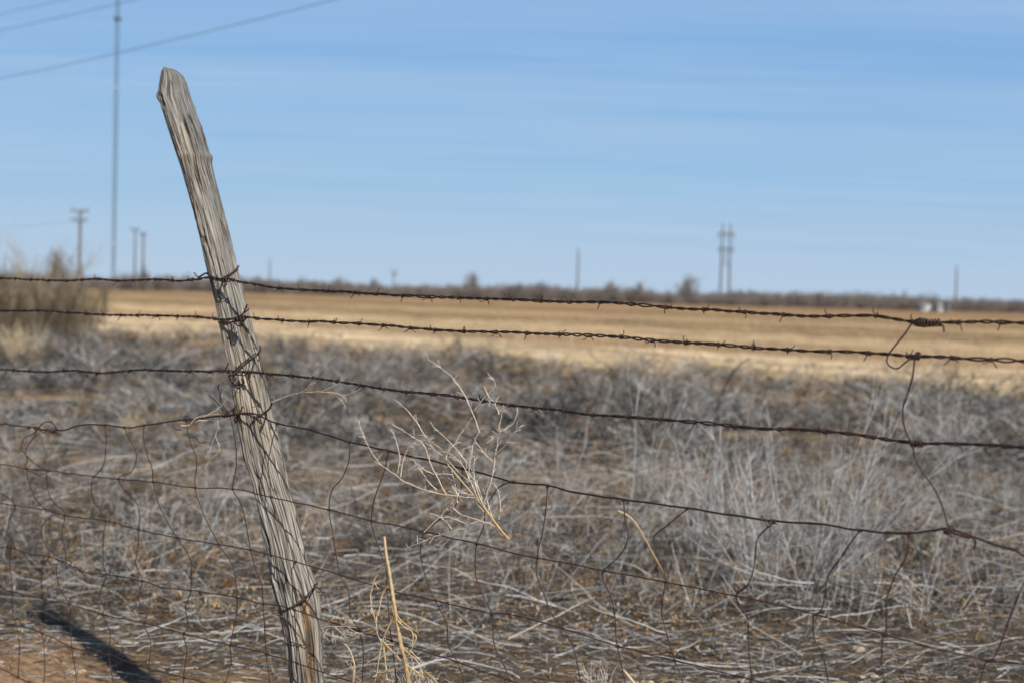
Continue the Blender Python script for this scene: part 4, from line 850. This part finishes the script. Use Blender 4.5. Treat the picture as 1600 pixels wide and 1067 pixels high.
for i, pts in enumerate(ST):
    P = [fp(x, y, netoff(x, y) + 0.0022 * (1 if n % 2 else -1)) for n, (x, y) in enumerate(pts)]
    P = smooth_path(P, 0.003); m = MB(); m.tube(jitter(P, 0.0006, 10, i + 9), 0.0016, 6)
    # hinge knots where the stay crosses each line wire
    arr = np.array(pts)
    for k in range(len(LN)):
        for a in range(len(arr) - 1):
            d0 = arr[a, 1] - lineY(k, arr[a, 0]); d1 = arr[a + 1, 1] - lineY(k, arr[a + 1, 0])
            if k == 0 and a == 0 and abs(d0) < 6: xk = arr[0, 0]
            elif d0 <= 0 < d1: f = d0 / (d0 - d1); xk = arr[a, 0] + (arr[a + 1, 0] - arr[a, 0]) * f
            else: continue
            if xk > LN[k][-1][0]: continue
            yk = lineY(k, xk); c = fp(xk, yk, netoff(xk, yk)); q = []; rl = 0.0022 if k == 0 else 0.00155; rr = rl + 0.0014
            for s in range(27):
                an = 2 * math.pi * 2.2 * s / 26; q.append(c + FD * ((s / 26 - .5) * 0.010) + Vector((0, 0, 1)) * (rr * math.cos(an)) + FN * (rr * math.sin(an)))
            m.tube(q, 0.0013, 6); break
    m.build('stay_wire', RUST2, nett)

for n in range(18):                                   # the net goes on past both edges of the photo
    src, sh = (ST[18], FD * (0.42 + 0.17 * n)) if n < 11 else (ST[3], FD * (-0.75 - 0.19 * (n - 11)))
    P = jitter(smooth_path([fp(x, y, 0.006) + sh for x, y in src], 0.004), 0.0012, 14, 300 + n); m = MB(); m.tube(P, 0.0016, 6); m.build('stay_wire', RUST2, nett)

# ---------------------------------------------------------------- tie wires
def wirething(name, label, catg, paths, group=None, r=0.0015, mt=None, loc=None):
    m = MB()
    for pth in paths:
        rr = r
        if isinstance(pth, tuple): pth, rr = pth
        m.tube(smooth_path(pth, 0.0025), rr, 7)
    return tag(m.build(name, mt or RUST2, None), label, catg, group)
def coil(p0, p1, rad, turns, start=0.0, n=16):
    ax = (p1 - p0); L = ax.length; ax = ax.normalized(); u = ax.cross(Vector((0, 0, 1))).normalized(); v = ax.cross(u); q = []
    N_ = int(turns * n)
    for i in range(N_ + 1):
        a = start + 2 * math.pi * turns * i / N_; q.append(p0 + (p1 - p0) * (i / N_) + u * (rad * math.cos(a)) + v * (rad * math.sin(a)))
    return q
TG = 'tie wires holding the wires to the post'
f_ = lambda x, y, o=0.006: fp(x, y, o)
# tie at wire 1
wirething('tie_wire', 'heavy tie wire at the topmost barbed wire, end bent up beside the post', 'tie wire', [
    ([hp(372, 416, .004), hp(369, 422, .005), hp(362, 429, .006), hp(355, 433, .009), f_(350, 435, .014), f_(345, 436, .012), hp(336, 433, .004), hp(327, 429, .002), f_(322, 427, -.004), f_(313, 432, .004), f_(309, 434, .008)], 0.0030),
    (coil(f_(346, 437, .008), f_(358, 437, .008), 0.0065, 2.4), 0.0024),
    ([f_(350, 434, .012), f_(346, 440, .016), f_(349, 448, .012), f_(354, 444, .012), f_(352, 436, .012)], 0.0022),
    ([f_(303, 426, .014), f_(307, 431, .010), f_(311, 435, .010), f_(308, 438, .006), f_(304, 437, .004)], 0.0019)], TG)
wirething('tie_wire', 'thick knotted tie wire at the second barbed wire with two short ends sticking up', 'tie wire', [
    ([hp(345, 503, .004), hp(356, 504, .004), hp(366, 503, .006), f_(374, 499, .014), f_(380, 490, .012), f_(384, 482, .012), f_(386, 476, .014)], 0.0026),
    ([f_(368, 497, .012), f_(376, 493, .016), f_(383, 488, .012), f_(388, 484, .014), f_(389, 482, .014)], 0.0021),
    (coil(f_(368, 499, .010), f_(384, 497, .008), 0.0075, 3.1), 0.0025),
    ([f_(332, 496, .004), hp(340, 500, .003), hp(352, 502, .003), hp(362, 501, .004)], 0.0024),
    ([f_(366, 504, .010), f_(372, 509, .012), f_(378, 507, .012), f_(381, 500, .010)], 0.0024)], TG)
wirething('tie_wire', 'tie wire at the third barbed wire, slanting up over the right edge of the post', 'tie wire', [
    ([f_(350, 580, .006), f_(354, 573, .004), f_(357, 566, .000)], 0.0022),
    ([hp(372, 584, .006), hp(382, 572, .005), hp(393, 561, .005), hp(400, 556, .005), f_(404, 552, .006), f_(407, 545, .008), f_(406, 540, .008)], 0.0024),
    ([hp(370, 580, .006), hp(380, 569, .007), hp(392, 558, .006), f_(402, 552, .006), f_(405, 558, .004), f_(403, 564, .004)], 0.0019),
    ([f_(404, 560, .006), f_(412, 580, .008), f_(420, 594, .010), f_(423, 602, .010)], 0.0019),
    (coil(f_(366, 582, .009), f_(384, 583, .009), 0.0070, 2.6), 0.0024),
    ([hp(362, 584, .004), hp(366, 594, .006), hp(378, 600, .008), hp(386, 597, .007), hp(384, 586, .006)], 0.0023),
    ([hp(378, 602, .006), hp(374, 611, .004), hp(371, 617, .003)], 0.0017)], TG)
wirething('tie_wire', 'tangled tie wire at the net top line, loose ends curling up left of the post', 'tie wire', [
    ([f_(342, 600, .020), f_(341, 606, .020), f_(344, 616, .018), f_(345, 626, .014), f_(350, 636, .010), f_(356, 643, .008)], 0.0024),
    ([f_(347, 609, .016), f_(344, 618, .016)], 0.0013),
    ([f_(326, 617, .016), f_(336, 625, .014), f_(346, 636, .012), f_(354, 645, .008)], 0.0017),
    ([f_(345, 634, .012), f_(350, 646, .008), f_(353, 650, .006)], 0.0017),
    ([f_(352, 647, .010), hp(366, 638, .004), hp(374, 632, .006), hp(372, 640, .010), hp(368, 648, .008), f_(360, 648, .012), f_(358, 643, .012), hp(370, 640, .010)], 0.0027),
    ([hp(368, 660, .008), hp(374, 652, .010), hp(381, 643, .008), hp(386, 632, .008)], 0.0026),
    ([hp(370, 660, .006), hp(378, 650, .007), hp(382, 641, .007)], 0.0024),
    ([hp(384, 642, .005), hp(396, 644, .005), hp(405, 650, .006), hp(412, 657, .008)], 0.0021),
    ([f_(425, 622, .006), f_(424, 632, .008), hp(418, 640, .008), hp(410, 645, .009), hp(404, 649, .009), hp(402, 656, .006)], 0.0031),
    ([hp(403, 650, .008), hp(398, 657, .004), hp(397, 662, .003)], 0.0020),
    (coil(f_(349, 649, .008), f_(359, 647, .008), 0.0055, 2.2), 0.0022)], TG)
wirething('tie_wire', 'brown double tie wire wrapped slanting round the thick foot of the post', 'tie wire', [
    ([hp(437, 955, .004), hp(446, 949, .004), hp(460, 941, .005), hp(475, 930, .005), hp(486, 919, .005), hp(492, 912, .004)], 0.0021),
    ([hp(437, 951, .003), hp(452, 946, .005), hp(466, 938, .007), hp(480, 928, .007), hp(489, 920, .006), hp(493, 911, .005)], 0.0021),
    ([hp(491, 913, .005), f_(494, 917, .008), f_(500, 920, .010), f_(501, 924, .012), f_(496, 924, .014)], 0.0018),
    ([f_(489, 915, .004), f_(494, 911, .006)], 0.0016)], TG)
wirething('loose_wire', 'loose wire curving down the face of the post foot below the double tie', 'wire', [([hp(438, 958, .004), hp(447, 961, .005), hp(455, 970, .005), hp(458, 985, .005), hp(460, 1010, .005), hp(462, 1060, .005)], 0.0018)])
wirething('loose_wire', 'short loose wire lying across the cracked foot of the post', 'wire', [([hp(442, 982, .004), hp(452, 988, .006), hp(462, 996, .008), hp(476, 1000, .006), hp(487, 1002, .005)], 0.0018)])
# the long hanging tie at right
wirething('hanging_tie_wire', 'long bent brown wire hanging down from the coil on the topmost wire at right', 'tie wire', [
    (coil(f_(1433, 503, .005), f_(1447, 505, .005), 0.0085, 3.2), 0.0022), (coil(f_(1447, 505, .004), f_(1470, 504, .004), 0.0070, 4.2, 1.0), 0.0021),
    ([f_(1469, 506, .008), f_(1474, 510, .010), f_(1475, 519, .010)], 0.0020),
    ([f_(1442, 500, .012), f_(1434, 499, .014), f_(1426, 504, .014), f_(1415, 520, .014), f_(1397, 542, .014), f_(1387, 556, .014), f_(1386, 566, .014), f_(1392, 573, .014), f_(1402, 575.5, .012), f_(1411, 569, .010), f_(1420, 562, .010), f_(1430, 560, .012), f_(1437, 558, .014), f_(1437, 551, .010), f_(1431, 551, .006)], 0.0019),
    (coil(f_(1429, 556, .005), f_(1438, 556, .005), 0.0075, 2.1), 0.0021),
    ([f_(1428, 553, .012), f_(1428.5, 565, .012), f_(1425, 592, .010), f_(1419, 612, .008), f_(1411, 636, .008), f_(1411, 655, .008), f_(1416, 676, .008), f_(1425, 692, .010), f_(1430, 715, .010), f_(1442, 738, .010), f_(1457, 758, .010), f_(1468, 780, .010), f_(1476, 802, .010), f_(1482, 826, .010)], 0.0019)])
wirething('tie_wire', 'small coil of brown wire on the third barbed wire where the hanging wire crosses', 'tie wire', [(coil(f_(1424, 692, .004), f_(1441, 692, .004), 0.0070, 3.3), 0.0019)])
wirething('wire_splice', 'coiled splice on the top line of the net wire below the hanging wire', 'wire splice', [
    (coil(f_(1478, 826, .008), f_(1486, 829, .008), 0.0085, 2.0), 0.0024), (coil(f_(1488, 829, .007), f_(1518, 838, .007), 0.0050, 6.0), 0.0018),
    ([f_(1517, 838, .012), f_(1523, 842, .014), f_(1524, 849, .014), f_(1522, 855, .014)], 0.0024)])
wirething('wire_splice', 'rusty loop and coil in the net top line at far left', 'wire splice', [
    ([f_(60, 668, .010), f_(66, 662, .012), f_(73, 658.5, .012), f_(81, 660, .012), f_(87, 666, .012), f_(88, 672, .012), f_(83, 676, .010), f_(80, 671, .010)], 0.0021),
    (coil(f_(79, 672, .008), f_(89, 671, .008), 0.0085, 2.2), 0.0021), (coil(f_(54, 668, .006), f_(64, 670, .006), 0.0055, 2.4), 0.0017),
    ([f_(63, 671, .010), f_(67, 675, .012), f_(73, 677, .010)], 0.0019), ([f_(43, 668, .008), f_(47, 668, .010), f_(49, 667, .008)], 0.0034)])
wirething('wire_splice', 'short twist in the second line of the net wire at far left', 'wire splice', [
    (coil(f_(50, 732, .008), f_(78, 735, .008), 0.0040, 4.0), 0.0016), ([f_(46, 735, .010), f_(56, 740, .010), f_(66, 745, .010)], 0.0018)])
wirething('wire_splice', 'rust red twist in the fourth line of the net wire at far left', 'wire splice', [
    (coil(f_(92, 874, .008), f_(132, 894, .008), 0.0050, 6.0), 0.0016), ([f_(120, 888, .012), f_(128, 894, .012), f_(133, 899, .012)], 0.0015)])
wirething('wire_splice', 'small knot of wire ends on the top line of the net wire right of centre', 'wire splice', [
    (coil(f_(1203, 814, .006), f_(1214, 815, .006), 0.0050, 2.3), 0.0016), ([f_(1190, 805, .012), f_(1197, 812, .012), f_(1207, 822, .010)], 0.0012), ([f_(1196, 817, .010), f_(1201, 824, .012), f_(1207, 821, .012)], 0.0012)])
wirething('broken_wire', 'short crooked loose wire dangling left of the post under the net top line', 'wire', [
    ([f_(270, 661, .010), f_(272, 668, .012), f_(284, 672, .012)], 0.0015), ([f_(287, 658, .012), f_(290, 650, .014), f_(296, 652, .014), f_(298, 658, .012), f_(294, 664, .010)], 0.0010),
    ([f_(296, 683, .010), f_(307, 684, .012), f_(312, 691, .012), f_(322, 690, .014)], 0.0013)])

# ---------------------------------------------------------------- dry sprigs caught in the wire
def sprig(name, label, main, branches, conv, cat_='twig', group=None, mt=PALE, rmain=0.0030, main_tone=(0.25, 0.5), extra=2, seed=0, bt=(0.7, 1.0), rb=0.0013):
    g = np.random.default_rng(seed); base = conv(*main[0]); t_ = empty(name, base, label, cat_, group)
    m = MB(); P = smooth_path([conv(*q) for q in main], 0.004)
    tt = np.linspace(main_tone[0], main_tone[1], len(P)); V, F, _ = tube(P, np.linspace(rmain, rmain * 0.45, len(P)) * (1 + .12 * g.normal(0, 1, len(P))), 7); m.add(V, F, np.repeat(tt, 7))
    m.build('stem', mt, t_, tone=True); m = MB()
    for b in branches:
        z = g.normal(0, 0.018); n = len(b); Q = [conv(*q) + FN * (z * i / n) for i, q in enumerate(b)]; P = smooth_path(Q, 0.004); L = np.linalg.norm(P[-1] - P[0])
        P = jitter(P, 0.0008, 4, int(g.integers(9999))); rr = np.linspace(rb * 1.35, rb * 0.42, len(P)) * (1 + 0.10 * np.sin(np.arange(len(P)) * 1.3) + 0.08 * g.normal(0, 1, len(P)))
        V, F, _ = tube(P, rr, 5); m.add(V, F, np.repeat(np.linspace(bt[0] * 0.85, g.uniform(*bt), len(P)), 5))
        for _ in range(int(extra * (1 + L * 14))):
            i = int(g.integers(len(P) // 4, len(P))); d = unit((P[min(i + 2, len(P) - 1)] - P[i - 2]) + 1e-6)[None][0]; d = unit(d + g.normal(0, 0.65, 3)); l = g.uniform(0.006, 0.028)
            q = [P[i], P[i] + d * l * .5 + g.normal(0, .001, 3), P[i] + d * l]; V, F, _ = tube(q, [rb * .5, rb * .4, rb * .5], 4); m.add(V, F, g.uniform(0.8, 1.0))
    m.build('branches', mt, t_, tone=True); return t_
S = lambda x, y: (600 + x / 3.556, 560 + y / 3.556)
cs = lambda x, y: fp(*S(x, y), 0.022)
sprig('dry_sprig', 'large pale branching sprig with golden stem caught on the net wire', [(695, 1005), (640, 940), (560, 830), (500, 760), (440, 690), (390, 630), (350, 580)], [
 [(505, 772), (400, 760), (280, 738), (150, 690), (70, 632), (0, 570), (-60, 470), (-110, 330), (-115, 320)],
 [(75, 632), (88, 560), (70, 460), (42, 395)], [(92, 655), (98, 590), (130, 500), (175, 455), (200, 455)],
 [(462, 695), (480, 600), (495, 510), (520, 440), (550, 390), (580, 365)], [(535, 415), (500, 310), (460, 210), (400, 110), (350, 65), (265, 0)],
 [(555, 795), (590, 690), (610, 570), (630, 420), (642, 320), (655, 262)], [(605, 572), (550, 520), (490, 440)], [(620, 530), (680, 480), (720, 430), (775, 375)],
 [(345, 560), (350, 520), (380, 480), (410, 420), (475, 320)], [(345, 520), (240, 440), (180, 345), (100, 255), (60, 225)],
 [(350, 760), (300, 660), (260, 560), (240, 490), (190, 440), (110, 388)], [(480, 600), (440, 540), (390, 470), (300, 380)],
 [(385, 645), (330, 640), (280, 640), (200, 590)], [(360, 550), (420, 515), (500, 480)], [(290, 730), (230, 665), (155, 565)],
 [(640, 940), (560, 905), (450, 865), (390, 820)], [(600, 910), (540, 920), (460, 940), (320, 975), (220, 1010), (110, 1058)], [(480, 925), (420, 905), (330, 870)],
 [(380, 945), (330, 900), (230, 855)], [(220, 965), (300, 880), (370, 790), (355, 770)], [(560, 830), (520, 720), (505, 620), (510, 540), (480, 580)],
 [(600, 880), (570, 790), (560, 750)], [(640, 890), (640, 800), (610, 710), (590, 700)], [(635, 890), (670, 830)], [(570, 470), (600, 440), (580, 432)], [(650, 395), (692, 393)], [(555, 158), (600, 210), (640, 240)], [(640, 310), (625, 250)], [(500, 290), (560, 220), (625, 150), (620, 105)], [(740, 270), (735, 310), (700, 370), (650, 395), (600, 440)],
 [(660, 985), (600, 920), (540, 790), (500, 700), (440, 620), (430, 575)], [(470, 680), (400, 620), (340, 560), (260, 500), (210, 430)], [(530, 790), (490, 690), (450, 590), (380, 520)], [(500, 760), (440, 740), (400, 710)], [(560, 850), (500, 800), (430, 800)], [(430, 790), (380, 730), (350, 680)], [(410, 800), (390, 740), (350, 620), (330, 590)]],
 cs, extra=3.0, seed=4, rb=0.0012, bt=(0.7, 1.0))
cr_ = lambda x, y: fp(x, y, 0.012)
sprig('dry_sprig', 'thin straw coloured sprig reaching right from the post below the third barbed wire', [(424, 628), (440, 622), (455, 616), (470, 613)], [
 [(470, 613), (490, 612), (515, 613), (540, 617), (552, 612), (562, 608)], [(462, 615), (480, 608), (488, 598), (500, 588), (510, 578)], [(500, 613), (520, 604), (535, 594), (548, 582)], [(520, 613), (532, 620), (543, 630), (549, 638)], [(505, 612), (530, 614), (545, 622), (550, 628)]],
 cr_, rmain=0.0014, main_tone=(0.7, 0.8), extra=0.6, seed=6, bt=(0.6, 0.9), rb=0.001)
sprig('dry_sprig', 'golden crooked dry stem lying on the net top line left of the post', [(283, 665), (295, 664), (304, 655), (312, 651), (325, 648), (345, 647)], [
 [(318, 651), (330, 645), (343, 636), (352, 625)], [(305, 655), (300, 660), (310, 652)], [(310, 657), (328, 657)]], lambda x, y: fp(x, y, 0.018), rmain=0.0026, main_tone=(0.75, 0.3), extra=0.6, seed=8, rb=0.0017)
sprig('dry_sprig', 'wispy pale dead twig dangling below the net top line just left of the post', [(340, 657), (341, 668), (337, 680), (342, 695)], [
 [(338, 675), (330, 695), (325, 708)], [(342, 690), (343, 705), (335, 712), (326, 724), (312, 742)], [(341, 690), (338, 706)], [(326, 706), (322, 712), (328, 714)]], lambda x, y: fp(x, y, 0.012), rmain=0.001, main_tone=(0.8, 0.9), extra=1.2, seed=9, rb=0.0009)
# golden stalk standing at the fence
K = lambda x, y: (500 + x / 3.7175, 780 + y / 3.7175)
gk = lambda x, y: fp(*K(x, y), 0.035)
t_ = sprig('dry_stalk', 'broken golden stalk with drooping dry strands standing in front of the net wire', [(560, 1500), (530, 1250), (515, 1060), (495, 930), (470, 840), (452, 730), (430, 600), (415, 500), (400, 400), (385, 320), (374, 215)], [
 [(400, 385), (350, 410), (310, 490), (298, 560), (310, 640), (330, 710), (345, 780), (375, 840)], [(400, 500), (370, 540), (355, 620), (335, 700)], [(430, 670), (400, 740), (370, 810), (350, 900), (340, 990), (320, 1070)],
 [(440, 670), (480, 710), (530, 750), (570, 775)], [(435, 660), (420, 600), (440, 680), (500, 740), (550, 770), (545, 850)], [(370, 830), (420, 880), (480, 950), (560, 1000), (640, 1010)], [(370, 830), (375, 930), (380, 1020), (390, 1080)], [(470, 860), (530, 900), (580, 960), (600, 1040)],
 [(365, 840), (440, 850), (500, 880), (560, 950)], [(500, 960), (560, 1000), (600, 1030), (660, 1060)], [(545, 780), (570, 800), (550, 850)], [(350, 860), (300, 870)], [(330, 1010), (380, 1000), (430, 960), (450, 930)], [(380, 1040), (420, 1060)], [(610, 1000), (680, 1030), (720, 1080)], [(540, 1010), (620, 1040), (640, 1090)]],
 gk, 'stalk', None, STRAW, rmain=0.0085, main_tone=(0.15, 0.6), extra=1.0, seed=12, bt=(0.5, 0.95), rb=0.0021)
cm = lambda x, y: fp(400 + x / 5.706, 880 + y / 5.706, 0.010)
sprig('dry_stalk', 'short golden stalk end poking up just right of the foot of the post', [(880, 1250), (868, 1060), (880, 920), (860, 830), (830, 760), (795, 720)], [[(795, 720), (780, 700)], [(870, 1000), (885, 940), (875, 870)]], cm, 'stalk', None, STRAW, rmain=0.0034, main_tone=(0.25, 0.75), extra=0.3, seed=13)
sprig('dry_sprig', 'fuzzy grey seed sprig lying sideways at the foot of the post', [(580, 470 + 110), (640, 560), (720, 560), (800, 560), (900, 570)], [
 [(620, 560), (680, 500), (760, 480), (860, 470)], [(700, 560), (760, 620), (830, 640), (900, 660)], [(600, 620), (680, 640), (760, 650), (850, 680)], [(760, 560), (820, 520), (900, 500)], [(680, 600), (700, 650), (760, 660)], [(640, 580), (620, 640), (660, 680)], [(820, 560), (880, 600), (940, 620)]], cm, rmain=0.001, main_tone=(0.8, 0.9), extra=5, seed=14, rb=0.0008, mt=PALE)
def gsprig(px, yb, yt, label, seed, n=12, tone=(0.7, 1)):
    g = np.random.default_rng(seed); b0 = fp(px, yb, -0.1); H = (yb - yt) / F_PX * (b0 - CAM).dot(FW)
    V_, F_, T_ = bush(n, H, (45, 88), 5, 2, 0.0012, spread=0.01, bend=0.12, droop=0, tone=tone, g=g); return tag(mk('dry_sprig', V_ + np.array(b0), F_, PALE, None, {'tone': T_}, loc=b0), label, 'twig')
gsprig(935, 1130, 1030, 'small pale branching twig poking in at the bottom edge right of centre', 61)
gsprig(640, 1140, 1035, 'fuzzy pale sprig at the bottom edge beside the golden stalk', 62, 16)
t_ = None
def stem(pts, r, label, tones=(0.3, 0.8), name='dry_stalk'):
    P = smooth_path([fp(x, y, o) for x, y, o in pts], 0.006); m = MB(); V, F, _ = tube(P, np.linspace(r, r * .6, len(P)), 7); m.add(V, F, np.repeat(np.linspace(*tones, len(P)), 7)); return tag(m.build(name, STRAW, None, tone=True), label, 'stalk')
stem([(1040, 900, -1.6), (1022, 868, -1.5), (1000, 828, -1.4), (985, 808, -1.35), (966, 797, -1.3)], 0.0042, 'curved golden stem with a pale cut tip in the brush right of centre')
stem([(1000, 1080, -.3), (985, 1060, -.25), (972, 1044, -.2)], 0.006, 'whitish split stem end at the bottom edge right of centre', (0.7, 1.0))

# ---------------------------------------------------------------- pebbles
STONE, t, p = mat('pale_limestone'); t.links.new(ramp(t, noise(t, objco(t), 30, 5), [(0.3, (0.34, 0.26, 0.18)), (0.7, (0.56, 0.46, 0.34))]), p.inputs['Base Color']); p.inputs['Roughness'].default_value = 0.9
for i, (px, py, r, lb) in enumerate([(243, 927, .030, 'largest pale stone left of the post, above the shadow'), (110, 1057, .020, 'left one of three pale pebbles on the sand at bottom left'), (128, 1054, .014, 'middle one of three pale pebbles on the sand at bottom left'),
        (147, 1060, .016, 'right one of three pale pebbles on the sand at bottom left'), (68, 1021, .014, 'small pale pebble above the three pebbles at bottom left'), (3, 1041, .010, 'tiny white pebble at the very left edge on the sand'),
        (1499, 1030, .018, 'pale round stone at right under the second net line'), (1340, 1021, .026, 'broad tan stone in front of the brush at right'), (1347, 1064, .012, 'left one of two tiny pebbles at the bottom edge at right'), (1365, 1064, .014, 'right one of two tiny pebbles at the bottom edge at right'), (1016, 1057, .018, 'flat pale pebble at the bottom edge right of centre')]):
    c = ground(px, py); g = np.random.default_rng(i); nu, nv = 14, 9; V = []
    for a in range(nv):
        th = math.pi * a / (nv - 1)
        for b_ in range(nu):
            f = 2 * math.pi * b_ / nu; k = 1 + 0.16 * math.sin(3 * f + i) * math.sin(th) + 0.1 * math.sin(5 * f + 2 * th + i) * math.sin(th); V.append((r * 1.2 * k * math.sin(th) * math.cos(f), r * k * math.sin(th) * math.sin(f), r * 0.62 * k * math.cos(th)))
    V = np.array(V) + np.array([c.x, c.y, gh(c.x, c.y) + r * 0.35]); F = np.array([[a * nu + b_, a * nu + (b_ + 1) % nu, (a + 1) * nu + (b_ + 1) % nu, (a + 1) * nu + b_] for a in range(nv - 1) for b_ in range(nu)])
    tag(mk('pebble', V, F[:, ::-1], STONE), lb, 'stone', 'pale stones on the soil')

for o in bpy.data.objects:
    if '_w' in o: del o['_w']
